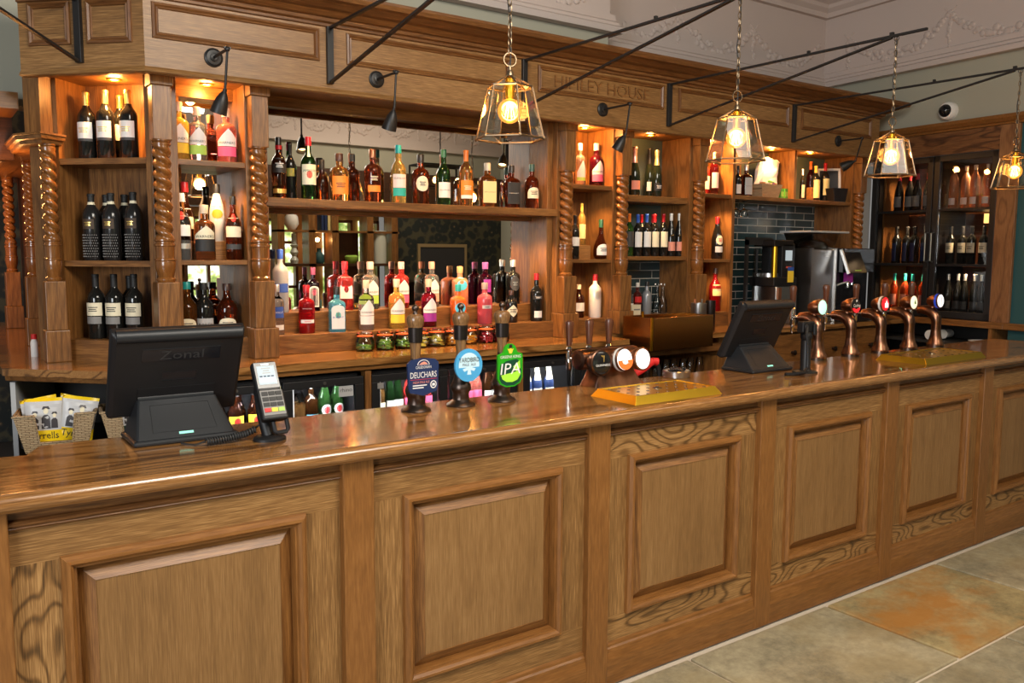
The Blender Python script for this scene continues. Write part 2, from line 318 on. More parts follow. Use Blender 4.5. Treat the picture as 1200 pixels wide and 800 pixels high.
    def frame(s, x0, x1, z0, z1, prof, mh, mv, y=0.):
        """mitred picture-frame moulding on a wall facing -y: prof = (inset, proud)"""
        rs = [[(x0+i, y-d, z0+i), (x1-i, y-d, z0+i), (x1-i, y-d, z1-i), (x0+i, y-d, z1-i)] for i, d in prof]
        for a, b in zip(rs, rs[1:]):
            for k in range(4):
                j = (k+1) % 4; s.add([a[k], a[j], b[j], b[k]], [(0, 1, 2, 3)], mh if k in (0, 2) else mv)
        return s
    def text(s, t, c, h, mat, width=None, fn=None, face='y', gap=.0006, italic=0.):
        """flat lettering facing -y (or mapped by fn(x, z))"""
        vs, fs, wd = glyphs(t); k = h; kx = h if width is None else width/max(wd, 1e-6)
        if fn is None: fn = lambda x, z: (c[0]+x, c[1]-gap, c[2]+z)
        return s.add([fn((x-wd/2+italic*z)*kx, (z-.36)*k) for x, z in vs], fs, mat)
    def move(s, M):
        s.v = [tuple(M @ Vector(v)) for v in s.v]; return s
    def build(s, name, parent=None, bevel=0., sharp=38, seg=2, loc=None):
        used = sorted({i for f_ in s.f for i in f_}); mp_ = {k: i for i, k in enumerate(used)}
        me = D.meshes.new(name); me.from_pydata([s.v[k] for k in used], [], [[mp_[i] for i in f_] for f_ in s.f])
        for n_ in s.mats: me.materials.append(MATS[n_])
        me.polygons.foreach_set('material_index', s.mi); me.polygons.foreach_set('use_smooth', s.sm); me.update()
        if any(s.sm): me.set_sharp_from_angle(angle=R(sharp))
        o = D.objects.new(name, me); COL.objects.link(o)
        if parent: o.parent = parent
        if loc: o.location = loc
        if bevel:
            b = o.modifiers.new('bevel', 'BEVEL'); b.width = bevel; b.segments = seg; b.limit_method = 'ANGLE'; b.angle_limit = R(40)
        return o
def regrain(o, ang):
    """turn the object's own axes along a board that stands at an angle, so that its grain runs along it"""
    o.data.transform(Matrix.Rotation(-ang, 4, 'Z')); o.rotation_euler = (0, 0, ang); return o
GL = {}
def glyphs(t):
    if t not in GL:
        cu = D.curves.new('t', 'FONT'); cu.body = t; cu.resolution_u = 2; cu.size = 1
        o = D.objects.new('t', cu); me = D.meshes.new_from_object(o)
        vs = [(v.co.x, v.co.y) for v in me.vertices]; fs = [tuple(p.vertices) for p in me.polygons]
        D.objects.remove(o); D.meshes.remove(me); D.curves.remove(cu)
        x0 = min([v[0] for v in vs] or [0]); wd = max([v[0] for v in vs] or [1])-x0
        GL[t] = ([(x-x0, y) for x, y in vs], fs, wd)
    return GL[t]
def tag(o, label=None, cat=None, group=None, kind=None):
    if label: o['label'] = label
    if cat: o['category'] = cat
    if group: o['group'] = group
    if kind: o['kind'] = kind
    return o
def thing(name, label, cat, loc=(0, 0, 0), rz=0., group=None):
    o = D.objects.new(name, None); COL.objects.link(o); o.location = loc; o.rotation_euler = (0, 0, rz); o.empty_display_size = .05
    return tag(o, label, cat, group)
def struct(o, label=None): return tag(o, label, None, None, 'structure')
def dup(root, loc, rz=None, label=None, group=None):
    def cp(o, par):
        c = o.copy(); COL.objects.link(c)
        if par: c.parent = par
        for ch in list(o.children): cp(ch, c)
        return c
    r = cp(root, None); r.location = loc
    if rz is not None: r.rotation_euler = (0, 0, rz)
    if label: r['label'] = label
    if group: r['group'] = group
    return r

# ------------------------------------------------------------------ the room
ZC = 1.17            # top of the back counter
# floor: riven stone flags set in pale mortar
f = MB(); f.box(-6, 9, -5.2, 7.5, -.06, -.012, 'grout'); fl = f.build('floor'); struct(fl, 'riven stone flag floor with pale mortar joints')
rows = [(-.022, -.685, [1.60, 2.565, 3.535, 4.545, 5.5, 6.4, 7.2]), (-.69, -1.36, [2.1, 3.16, 3.90, 4.9, 5.9, 6.9]), (-1.365, -2.0, [1.3, 2.4, 3.4, 4.4, 5.4, 6.4])]
kinds = [['flag_grey', 'flag_grey', 'flag_rust', 'flag_grey', 'flag_dark', 'flag_dark'], ['flag_grey', 'flag_dark', 'flag_dark', 'flag_grey', 'flag_dark'], ['flag_grey']*5]
for (y1, y0, xs), ks in zip(rows, kinds):
    for a, b, kd in zip(xs, xs[1:], ks):
        q = MB(); q.box(a+.009, b-.009, y0+.009, y1-.004, -.04, 0, kd); o = q.build('floor_flag', fl, bevel=.006)
q = MB()
for a in range(-5, 9):
    for b in range(-5, -2): q.box(a+.01, a+.99, b*.98+.01, b*.98+.97, -.04, 0, 'flag_grey')
q.build('floor_flags_rear', fl)
q = MB(); q.box(-5.9, 1.59, -1.36, -.03, -.04, 0, 'flag_grey'); q.box(-5.9, 9, .03, 7.4, -.04, -.002, 'carcass'); q.build('floor_hidden', fl)

def garland(mb, p0, dx, n, zt, drop, nrm, mat='plaster', step=1.0):
    """low-relief swags of leaves with hanging drops and ribbons along a wall line"""
    d = Vector(dx).normalized(); nr = Vector(nrm)
    for k in range(n):
        a = Vector(p0)+d*step*k
        for i in range(46):
            t = i/45; z = zt-drop*(1-(2*t-1)**2); th = .010+.034*(1-(2*t-1)**2)
            c = a+d*(step*t)+Vector((0, 0, z+random.uniform(-th, th))); r = random.uniform(.018, .032)
            mb.ball(tuple(c), r, mat, 7, 5, (1, .62, 1))
        for i in range(16):
            z = zt-.01-i*.021; c = a+d*random.uniform(-.022, .022)*(1-i/20)+Vector((0, 0, z)); mb.ball(tuple(c), random.uniform(.016, .030)*(1-i/28), mat, 7, 5, (1, .62, 1))
        mb.tube([a+d*(-.05)+Vector((0, 0, zt+.05)), a+Vector((0, 0, zt)), a+d*.05+Vector((0, 0, zt+.05))], .008, mat, 6)
# plaster profiles: outward, z
PB = [(0, 3.29), (.07, 3.29), (.075, 3.33), (.05, 3.345), (.05, 3.365), (.03, 3.38), (.03, 3.42), (.0, 3.43)]
# wall behind the bar (near part), grey-green with a plaster frieze
q = MB(); q.box(.9, 4.16, 2.36, 2.52, 2.5, 3.32, 'wallgreen').box(-3.5, .9, 2.72, 2.88, 2.46, 3.32, 'wallgreen').box(-3.5, .9, 2.70, 2.88, 3.32, 4.3, 'plaster').box(.9, 4.16, 2.345, 2.52, 3.32, 4.3, 'plaster').box(.9, 4.16, 2.36, 2.52, 0, 2.5, 'wallgreen'); struct(q.build('wall_back'), 'grey-green wall above the bar canopy')
q = MB(); q.sweep([(-3.5, 2.70), (.9, 2.70), (.9, 2.345), (4.16, 2.345), (4.16, 2.52)], PB, 'plaster'); garland(q, (1.2, 2.342, 0), (1, 0, 0), 3, 3.70, .22, (0, -1, 0)); struct(q.build('trim_1', bevel=0), 'white plaster cornice band on the near wall')
# far part of the wall, set back
q = MB(); q.box(4.1, 7.6, 2.68, 2.8, 0, 4.3, 'plaster'); struct(q.build('wall_recess'), 'white plaster wall set back at the corner')
q = MB(); q.sweep([(4.10, 2.68), (7.19, 2.68)], PB, 'plaster'); garland(q, (4.25, 2.678, 0), (1, 0, 0), 3, 3.68, .23, (0, -1, 0), step=.95); struct(q.build('trim_2'), 'plaster swag moulding on the set-back wall')
# right wall, running towards the customers at a slight angle
RA = R(-95.71); RW = Matrix.Translation((7.137, 2.05, 0)) @ Matrix.Rotation(RA, 4, 'Z')
def rw(mb): return mb.move(RW)
q = rw(MB().box(-.9, 2.6, .0, .9, 2.74, 3.32, 'wallgreen').box(-.9, 2.6, -.012, .9, 3.32, 4.3, 'plaster')); struct(q.build('wall_right'), 'grey wall with plaster band over the wine cabinet')
q = MB(); q.loft([[RW @ Vector((x, -.012-o_, z)) for o_, z in PB] for x in (-.62, 2.6)], 'plaster', False); g = MB(); garland(g, (-.36, -.014, 0), (1, 0, 0), 3, 3.70, .24, (0, -1, 0), step=1.0); rw(g); q.add(g.v, g.f, 'plaster', True)
struct(q.build('trim_3'), 'plaster swag moulding on the right wall')
q = rw(MB().box(1.27, 2.6, .005, .9, 0, 2.74, 'tealpaint')); struct(q.build('wall_right_panel'), 'dark teal painted wall at the far right')
# ceiling with stepped cornice and a dark panel
q = MB(); q.box(-6, 9.5, -5.3, 2.9, 4.16, 4.3, 'plaster').box(-5, 6.45, -4.3, 1.9, 4.15, 4.159, 'ceilinggreen'); struct(q.build('ceiling'), 'white ceiling with dark green panel')
CP = [(0, 3.93), (.05, 3.93), (.06, 3.97), (.10, 4.0), (.11, 4.03), (.2, 4.07), (.22, 4.10), (.34, 4.12), (.36, 4.158), (0, 4.158)]
q = MB(); e = RW @ Vector((2.6, -.012, 0)); c_ = RW @ Vector((-.62, -.012, 0)); q.sweep([(4.16, 2.68), (c_.x, 2.68), (e.x, e.y)], CP, 'plaster'); q.sweep([(-3.5, 2.345), (4.16, 2.345), (4.16, 2.68)], CP, 'plaster'); struct(q.build('trim_4'), 'stepped plaster ceiling cornice')

# the far side of the room, seen in the mirrors
YO = -4.95
q = MB(); q.box(-6, 8.2, YO-.15, YO, 2.93, 4.3, 'wallgreen').box(-6, 8.2, YO-.15, YO+.012, 3.32, 4.2, 'plaster').box(-6, 8.2, YO-.15, YO+.06, 2.34, 2.93, 'darkwoodX').box(5.97, 8.2, YO-.15, YO+.02, 0, 2.34, 'floral_paper').box(-6, 1.5, YO-.15, YO, 0, 2.34, 'wallgreen')
q.box(1.5, 5.97, YO-.15, YO, 0, .8, 'darkwoodX').box(1.5, 5.97, YO-.40, YO-.32, .8, 2.34, 'tan'); struct(q.build('wall_front'), 'wall across the room with dark wood band and patterned paper')
q = MB(); garland(q, (3.2, YO+.014, 0), (1, 0, 0), 7, 3.70, .20, (0, 1, 0), step=.66); q.box(-2, 8.2, YO, YO+.08, 3.29, 3.36, 'plaster'); q.box(-2, 8.2, YO, YO+.05, 3.36, 3.43, 'plaster'); struct(q.build('trim_5'), 'plaster swags across the room')
q = MB(); q.box(8.05, 8.2, YO, -.6, 0, 4.3, 'wallgreen').box(6.9, 8.2, -.62, -.5, 0, 4.3, 'wallgreen'); struct(q.build('wall_side'), 'grey wall at the right of the room')
for n_, (x0, x1) in enumerate(((1.7, 2.7), (3.0, 3.9), (4.10, 4.55), (5.02, 5.42), (5.60, 5.86))):
    q = MB(); q.box(x0, x1, YO-.3, YO-.28, .8, 2.2, 'garden_view')
    wn = q.build('window_%d' % (n_+1)); struct(wn, 'lit window with glazing bars onto the garden'); g = MB()
    k = max(1, round((x1-x0)/.28))
    for i in range(k+1): x = x0+(x1-x0)*i/k; g.box(x-.02, x+.02, YO-.2, YO-.13, .8, 2.2, 'darkwoodZ')
    for z in (.82, 1.22, 1.55, 1.86, 2.18): g.box(x0, x1, YO-.2, YO-.13, z-.02, z+.02, 'darkwoodZ')
    g.build('window_frame', wn)

# ------------------------------------------------------------------ the bar counter
bar = thing('bar_counter', 'long oak bar counter with raised panels and a polished top', 'bar counter')
q = MB(); q.prism([(.008, -.02), (6.3, -.02), (6.3, .56), (3.4, .545), (.24, .525)], 'z', 1.072, 1.12, 'countertop'); q.build('counter_top', bar)
q = MB(); NP = [(-.02, 1.072), (-.033, 1.0725)]+[(-.026-.024*math.cos(a), 1.0965+.0235*math.sin(a)) for a in [R(-70+20*i) for i in range(0, 9)]]+[(-.02, 1.12)]; q.prism(NP, 'x', -.002, 6.3, 'countertop_edge', True); q.build('counter_nosing', bar)
SP, PW = 1.008, .107
for k in range(7):
    q = MB(); q.box(k*SP, k*SP+PW, 0, .06, 0, 1.072, 'pineZ'); q.build('post', bar, bevel=.004)
for k in range(6):
    a, b = k*SP+PW, (k+1)*SP
    q = MB(); q.box(a, b, .03, .06, .915, 1.03, 'oakX' if k != 2 else 'swirlX').box(a, b, .03, .06, .15, .27, 'swirlX' if k > 1 else 'oakX')
    q.box(a, a+.118, .031, .06, .27, .915, 'oakZ' if k else 'swirlZ').box(b-.118, b, .031, .06, .27, .915, 'oakZ'); pb = q.build('panel_bay', bar)
    q = MB(); q.frame(a+.114, b-.114, .264, .922, [(0, -.002), (.002, .014), (.012, .026), (.021, .027), (.029, .018), (.032, .010), (.037, .010), (.040, -.004), (.041, -.028)], 'pineX', 'pineZ', .03); q.build('panel_moulding', pb)
    x0, x1, z0, z1 = a+.150, b-.150, .300, .886
    q = MB(); q.frame(x0, x1, z0, z1, [(0, -.023), (.046, .004), (.0465, .001)], 'backoakX', 'backoakZ', .03)
    q.add([(x0+.0465, .029, z0+.0465), (x1-.0465, .029, z0+.0465), (x1-.0465, .029, z1-.0465), (x0+.0465, .029, z1-.0465)], [(0, 1, 2, 3)], 'fieldZ'); q.build('raised_panel', pb)
    q = MB(); q.prism([(.03, 1.010), (.020, 1.011), (.015, 1.016), (.018, 1.021), (.011, 1.024), (.008, 1.030), (.014, 1.036), (.026, 1.038), (.026, 1.072), (.06, 1.072), (.06, 1.010)], 'x', a, b, 'cornice_wood'); q.build('cornice_moulding', bar)
    q = MB(); q.prism([(.03, .165), (.022, .160), (.020, .150), (.014, .143), (.012, .132), (.008, .118), (.004, .106), (.002, .095), (.004, .0), (.06, 0), (.06, .165)], 'x', a, b, 'pineX'); q.build('skirting', bar)
q = MB(); q.box(.02, 6.1, .06, .44, 0, 1.072, 'carcass').box(6.1, 6.3, .02, .5, 0, 1.072, 'pineZ'); q.build('carcass', bar)
sc_ = thing('side_counter', 'lower orange-brown flap at the left end of the bar', 'counter', (-.6, .6, 0))
q = MB(); q.prism([(-.9, -.3), (.52, -.42), (.78, -.12), (.84, .02), (-.9, .30)], 'z', 1.03, 1.075, 'countertop'); q.build('flap_top', sc_, bevel=.008)
q = MB(); q.box(-.7, .35, -.25, .1, 0, 1.03, 'pineZ'); q.build('flap_base', sc_)

# ------------------------------------------------------------------ the back counter and what is built under it
s2 = math.sqrt(.5)
def W(s, off=0.): return (1.0-s2*s+s2*off, 1.935+s2*s+s2*off)     # the angled left bay: s along its front, off into it
bc = thing('back_counter', 'polished wood worktop running along the back of the bar', 'counter', (3, 1.9, 0))
def bl(mb): mb.v = [(x-3, y-1.9, z) for x, y, z in mb.v]; return mb
q = MB(); q.prism([(.27, 5.2), (.27, 2.19), (.78, 1.68), (.90, 1.60), (3.72, 1.60), (3.72, 2.36), (1.0, 2.36), (.9, 3.0), (.9, 5.2)], 'z', 1.135, ZC, 'countertop'); bl(q).build('worktop', bc, bevel=.010, seg=3)
q = MB(); q.prism([(4.42, 1.60), (6.95, 1.60), (6.95, 2.3), (4.42, 2.3)], 'z', 1.135, ZC, 'countertop'); q.prism([(3.72, 1.92), (4.42, 1.92), (4.42, 2.36), (3.72, 2.36)], 'z', 1.135, ZC, 'countertop'); bl(q).build('worktop', bc, bevel=.008)
q = MB(); q.sweep([(.29, 2.23), (.80, 1.715), (.91, 1.63), (3.70, 1.63)], [(0, 1.105), (.008, 1.108), (.012, 1.135), (0, 1.135)], 'backoakX'); bl(q).build('edge_strip', bc)
for x in (1.877, 2.866, 3.80, 4.60):
    q = MB(); q.box(x-.017, x+.017, 1.625, 2.2, 0, 1.10 if x < 4 else 1.0, 'backoakZ'); bl(q).build('stile', bc)
q = MB(); q.box(.95, 6.95, 2.2, 2.3, 0, 1.10, 'carcass'); q.box(3.72, 4.62, 1.62, 2.25, .82, .85, 'backoakX').box(3.72, 4.62, 1.60, 1.66, 1.045, 1.09, 'backoakX').box(3.85, 4.62, 1.66, 2.2, .2, .82, 'carcass'); bl(q).build('carcass', bc)
# open dark cupboard in the angled corner
cu = thing('corner_cupboard', 'dark open cupboard under the angled end of the back counter', 'cupboard', (.55, 2.1, 0))
def cl(mb): mb.v = [(x-.55, y-2.1, z) for x, y, z in mb.v]; return mb
q = MB(); q.prism([(.30, 2.24), (.93, 1.66), (.95, 2.3), (.50, 2.75)], 'z', .775, .805, 'carcass'); cl(q).build('shelf', cu)
q = MB(); q.prism([(.30, 2.20), (.32, 2.19), (.55, 2.72), (.52, 2.74)], 'z', 0, 1.10, 'greylabel'); cl(q).build('side_panel', cu)
q = MB(); q.prism([(.52, 2.74), (.95, 2.34), (.97, 2.37), (.54, 2.78)], 'z', 0, 1.10, 'carcass'); q.box(.93, .96, 1.66, 2.3, 0, 1.10, 'carcass'); cl(q).build('back_panel', cu)

# bottle coolers
def cooler(x0, x1, label):
    t = thing('bottle_cooler', label, 'fridge', ((x0+x1)/2, 1.63, 0), 0, 'under-counter bottle coolers'); h = (x1-x0)/2
    q = MB(); q.box(-h, h, .50, .54, .2, 1.09, 'black_plastic').box(-h, -h+.02, .04, .5, .2, 1.09, 'black_plastic').box(h-.02, h, .04, .5, .2, 1.09, 'black_plastic').box(-h, h, .04, .5, 1.065, 1.09, 'black_plastic').box(-h, h, .04, .5, .2, .24, 'black_plastic'); q.build('cabinet', t)
    q = MB(); q.box(-h+.02, h-.02, .05, .5, .785, .795, 'steel'); q.build('shelf', t)
    q = MB()
    for a, b in ((-h, -.006), (.006, h)):
        q = MB(); q.box(a, b, 0, .035, 1.035, 1.075, 'black_plastic').box(a, b, 0, .035, .22, .27, 'black_plastic').box(a, a+.05, 0, .035, .27, 1.035, 'black_plastic').box(b-.05, b, 0, .035, .27, 1.035, 'black_plastic')
        d = q.build('door', t, bevel=.003); q = MB(); q.box(a+.05, b-.05, .015, .020, .27, 1.035, 'pane_dark'); q.build('pane', d)
        q = MB(); q.lathe([(.008, -.004), (.008, .004)], 'steel', ((a+b)/2, 0, 1.055), 12, ax='y'); q.build('lock', d)
        q = MB(); q.box(a+.055, a+.068, .036, .045, .28, 1.03, 'badge_white'); q.build('light_strip', t)
    lamp('cooler_fill', 'AREA', ((x0+x1)/2, 1.70, 1.055), 9, (.9, .95, 1), ((x0+x1)/2, 1.85, .8), x1-x0-.15, .03)  # added fill lamp, lifts the dark inside so the bottles read
    return t
c1 = cooler(.97, 1.855, 'black bottle cooler under the counter, left of the first wooden stile')
c2 = cooler(1.90, 2.845, 'black bottle cooler behind the three handpulls')
c3 = cooler(2.89, 3.78, 'black bottle cooler behind the copper three-tap font')
q = MB(); q.box(.305, .385, .009, .013, .975, 1.030, 'greylabel').text('rhino', (.345, .009, 1.010), .030, 'black', .066); q.build('name_sticker', c1)
q = MB(); q.box(-.44, -.405, -.002, .001, 1.0, 1.03, 'silver'); q.build('sticker', c2)

# ------------------------------------------------------------------ the canopy: frieze, cornice, soffit, panels, carved name
can = thing('bar_canopy', 'oak canopy over the back bar with moulded frieze panels and cornice', 'canopy', (3.5, 1.8, 2.53))
def cn(mb): mb.v = [(x-3.5, y-1.8, z-2.53) for x, y, z in mb.v]; return mb
FP = [(.42, 2.25), (.87, 1.80), (6.74, 1.80), (6.74, 2.32)]
def frieze_run(prof, m, name):
    """the mitred run, cut into the angled length and the straight lengths so that each has its own grain"""
    q = MB(); q.sweep(FP, prof, m, caps=True); n = len(prof); F = q.f; side = [F[i:i+n] for i in range(0, 3*n, n)]
    for k, ang in ((0, R(-45)), (1, 0), (2, R(90))):
        g = MB(); g.add(q.v, side[k], m); cn(g); regrain(g.build(name, can), ang)
frieze_run([(0, 2.56), (.010, 2.545), (.014, 2.535), (.004, 2.530), (-.03, 2.530), (-.03, 2.95), (0, 2.95)], 'oakX', 'frieze')
frieze_run([(0, 2.862), (.012, 2.866), (.014, 2.878), (.03, 2.885), (.034, 2.900), (.05, 2.905), (.075, 2.925), (.10, 2.932), (.14, 2.950), (.165, 2.956), (.175, 2.975), (.175, 2.99), (-.05, 2.99), (-.05, 2.862)], 'cornice_wood', 'cornice')
q = MB(); q.prism([(.42, 2.25), (.885, 1.785+.03), (6.72, 1.815), (6.72, 2.34), (.98, 2.34), (.66, 2.66)], 'z', 2.56, 2.59, 'backoakX'); q.prism([(.5, 2.3), (.9, 1.86), (6.7, 1.86), (6.7, 2.34), (1, 2.34)], 'z', 2.93, 2.99, 'pineX'); cn(q).build('soffit', can)
PF = [(0, 0), (.002, .009), (.012, .012), (.020, .005), (.026, .007), (.032, -.004)]
for a, b in ((.905, 1.712), (1.86, 2.90), (3.105, 4.17), (4.31, 5.515), (5.665, 6.62)):
    q = MB(); q.frame(a, b, 2.688, 2.850, PF, 'cornice_wood', 'cornice_woodZ', 1.80); cn(q).build('frieze_panel', can)
for a, b in ((.05, .27), (.35, .58)):
    q = MB(); q.frame(a, b, 2.665, 2.86, PF, 'cornice_wood', 'cornice_woodZ', 0); q.move(Matrix.Translation((.42, 2.25, 0)) @ Matrix.Rotation(R(-45), 4, 'Z')); regrain(cn(q).build('frieze_panel', can), R(-45))
q = MB(); q.text('HIMLEY HOUSE', (3.635, 1.80, 2.77), .105, 'pineX', .80)
nm = MB()      # raised, slightly proud letters
vs = q.v; nm.add([(x, 1.795, z) for x, y, z in vs], [tuple(f) for f in q.f], 'backoakX'); 
import collections
ec = collections.Counter(); 
for f_ in q.f:
    for i in range(len(f_)): a_, b_ = f_[i], f_[(i+1) % len(f_)]; ec[(min(a_, b_), max(a_, b_))] += 1
for (a_, b_), k_ in ec.items():
    if k_ == 1: nm.add([(vs[a_][0], 1.795, vs[a_][2]), (vs[b_][0], 1.795, vs[b_][2]), (vs[b_][0], 1.801, vs[b_][2]), (vs[a_][0], 1.801, vs[a_][2])], [(0, 1, 2, 3)], 'darkwoodX')
cn(nm).build('carved_name', can)

# ------------------------------------------------------------------ barley twist columns
def twist(zb, zt, r, turns):
    nz = int((zt-zb)/.0035); ng = 28; rings = []
    for k in range(nz+1):
        z = zb+(zt-zb)*k/nz; e = min(1, min(k, nz-k)/8); rg = []
        for i in range(ng):
            a = 2*PI*i/ng; ph = 2*a+2*PI*2*turns*(k/nz); c = abs(math.cos(ph/2)); rr = r*(1-e*.50*(1-c)**1.3)
            rg.append((rr*math.cos(a), rr*math.sin(a), z))
        rings.append(rg)
    return rings
def column(x, y, rz, label):
    t = thing('twisted_column', label, 'column', (x, y, ZC), rz, 'barley twist columns of the back bar')
    q = MB(); q.box(-.066, .066, -.066, .066, 0, .158, 'backoakZ'); q.build('plinth', t, bevel=.005)
    q = MB(); q.box(-.052, .052, -.052, .052, .158, .40, 'backoakZ'); q.build('lower_block', t, bevel=.004)
    q = MB(); q.lathe([(.040, .40), (.044, .408), (.044, .416), (.036, .424), (.040, .44), (.046, .465), (.048, .49), (.046, .503), (.050, .506), (.050, .512), (.043, .516), (.044, .55), (.046, .572), (.05, .576), (.05, .584), (.042, .588), (.042, .594), (.048, .60), (.048, .606), (.03, .61)], 'turned'); q.build('turned_base', t)
    q = MB(); q.loft(twist(.606, 1.058, .043, 4.4), 'turned', True); q.build('twisted_shaft', t, sharp=80)
    q = MB(); q.lathe([(.03, 1.053), (.044, 1.056), (.044, 1.063), (.038, 1.068), (.046, 1.074), (.046, 1.08)], 'turned'); q.build('turned_collar', t)
    q = MB(); q.box(-.043, .043, -.043, .043, 1.078, 1.33, 'backoakZ'); q.build('upper_block', t, bevel=.003)
    q = MB(); q.box(-.052, .052, -.052, .052, 1.33, 1.388, 'backoakZ'); q.build('capital', t, bevel=.003)
    return t
CY = 1.945
c0 = column(0.961, CY, 0, 'twisted column at the corner between the angled bay and the narrow niche')
for x, y, rz, lab in ((1.432, CY, 0, 'twisted column between the narrow niche and the mirror bay'), (3.455, CY, 0, 'twisted column at the right end of the mirror bay'),
                      (3.945, CY, 0, 'twisted column between the slim niche and the tiled bay'), (4.70, CY, 0, 'twisted column between the tiled bay and the end niche'),
                      (6.715, CY, 0, 'last twisted column beside the wine cabinet')):
    dup(c0, (x, y, ZC), rz, lab)
# short columns of the side wing carry a beam instead of the canopy
def side_column(x, y, label):
    t = thing('side_column', label, 'column', (x, y, ZC), 0, 'twisted columns of the side wing')
    q = MB(); q.box(-.066, .066, -.066, .066, 0, .158, 'backoakZ'); q.build('plinth', t, bevel=.005)
    q = MB(); q.box(-.055, .055, -.055, .055, .158, .40, 'backoakZ'); q.build('lower_block', t, bevel=.004)
    q = MB(); q.lathe([(.040, .40), (.044, .408), (.044, .416), (.036, .424), (.040, .44), (.046, .465), (.048, .49), (.046, .503), (.050, .506), (.050, .512), (.043, .516), (.044, .55), (.046, .572), (.05, .576), (.05, .584), (.042, .588), (.042, .594), (.048, .60), (.048, .606), (.03, .61)], 'turned'); q.build('turned_base', t)
    q = MB(); q.loft(twist(.606, 1.04, .044, 4.3), 'turned', True); q.build('twisted_shaft', t, sharp=80)
    q = MB(); q.lathe([(.03, 1.035), (.044, 1.038), (.044, 1.05), (.04, 1.055), (.046, 1.06), (.046, 1.068)], 'turned'); q.build('turned_collar', t)
    return t
sc0 = side_column(.525, 2.345, 'pale twisted column under the moulded bracket at the left')
sc0.scale = (.84, .84, 1)
dup(sc0, (.535, 3.25, ZC), 0, 'second twisted column back along the side wing'); dup(sc0, (.54, 4.6, ZC), 0, 'farthest twisted column of the side wing')
q = MB(); BPF = [(0, 2.232), (.012, 2.236), (.016, 2.25), (.03, 2.256), (.034, 2.272), (.04, 2.276), (.04, 2.285), (-.1, 2.285), (-.1, 2.232)]
bt = thing('side_beam', 'moulded beam over the twisted columns of the side wing', 'beam', (.5, 3.5, 2.23))
q.sweep([(.43, 5.3), (.43, 2.43), (.50, 2.30), (.585, 2.36)], [(o, z) for o, z in reversed(BPF)], 'backoakY' if 'backoakY' in MATS else 'pineY'); q.box(.42, .56, 2.46, 5.3, 2.238, 2.28, 'pineY'); q.v = [(x-.5, y-3.5, z-2.23) for x, y, z in q.v]; q.build('beam_moulding', bt)
q = MB(); q.prism([(.44, 2.42), (.50, 2.335), (.585, 2.39), (.54, 2.5)], 'z', 2.285, 2.56, 'backoakZ'); q.v = [(x-.5, y-3.5, z-2.23) for x, y, z in q.v]; q.build('bracket_block', bt)
wg = thing('side_wing', 'dark wood carcass behind the twisted columns of the side wing', 'cabinet', (.75, 3.6, ZC))
q = MB()
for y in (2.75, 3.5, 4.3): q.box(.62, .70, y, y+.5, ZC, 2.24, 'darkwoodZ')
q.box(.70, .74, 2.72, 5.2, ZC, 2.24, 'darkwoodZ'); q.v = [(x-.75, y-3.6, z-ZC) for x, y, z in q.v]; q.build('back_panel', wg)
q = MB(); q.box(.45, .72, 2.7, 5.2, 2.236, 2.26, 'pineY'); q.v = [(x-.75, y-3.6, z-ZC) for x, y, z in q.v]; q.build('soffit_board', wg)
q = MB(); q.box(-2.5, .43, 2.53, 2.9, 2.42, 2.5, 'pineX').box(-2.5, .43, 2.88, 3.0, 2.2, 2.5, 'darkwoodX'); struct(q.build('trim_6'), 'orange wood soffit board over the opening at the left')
q = MB(); q.box(-3, .9, 6.4, 6.5, 0, 3.2, 'floral_paper'); struct(q.build('wall_left_room'), 'patterned wall of the room beyond at the left')
q = MB(); q.box(.30, .345, 5.20, 5.22, 1.52, 1.61, 'white'); tag(q.build('wall_notice', bevel=.002), 'small pale card on the wall far left beyond the columns', 'notice')
lamp('side_wing_glow', 'POINT', (.0, 4.0, 2.05), 30, (1, .42, .12), size=.08)
lamp('side_wing_glow', 'POINT', (.35, 2.72, 2.1), 5, (1, .42, .12), size=.05)
# twisted rope bulb filament seen in the opening
t = thing('wire_lamp', 'small amber wire lamp glowing in the opening at the far left', 'lamp', (.2, 3.6, 2.28))
q = MB(); q.tube([(-.35, .1, .14), (-.2, 0, .05), (-.08, 0, .03), (0, 0, .03)], .006, 'bulb_amber'); q.build('wire', t)
q = MB(); q.ball((0, 0, 0), .02, 'lit_bulb', sq=(.6, .6, 2.2)); q.build('bulb', t)

# ------------------------------------------------------------------ bays
def bay(name, label, x, y, rz=0): return thing(name, label, 'shelving', (x, y, ZC), rz)
def part(mb, t, name, **k):
    Mi = t.matrix_basis.inverted() if False else (Matrix.Translation(t.location) @ Matrix.Rotation(t.rotation_euler.z, 4, 'Z')).inverted()
    mb.move(Mi); return mb.build(name, t, **k)
YF, YB = 1.985, 2.24
# stiles between bays, behind the columns
def shelf(t, x0, x1, z, m='backoakX', th=.030, y0=YF, y1=YB): part(MB().box(x0, x1, y0, y1, z-th, z, m), t, 'shelf', bevel=.002)
def sides(t, x0, x1, w0, w1, z0=ZC, z1=2.56, back=2.25):
    for a, b in ((x0-w0, x0), (x1, x1+w1)):
        part(MB().box(a, b, YF-.01, back+.02, z0, z1, 'backoakZ'), t, 'side_panel', bevel=.002)
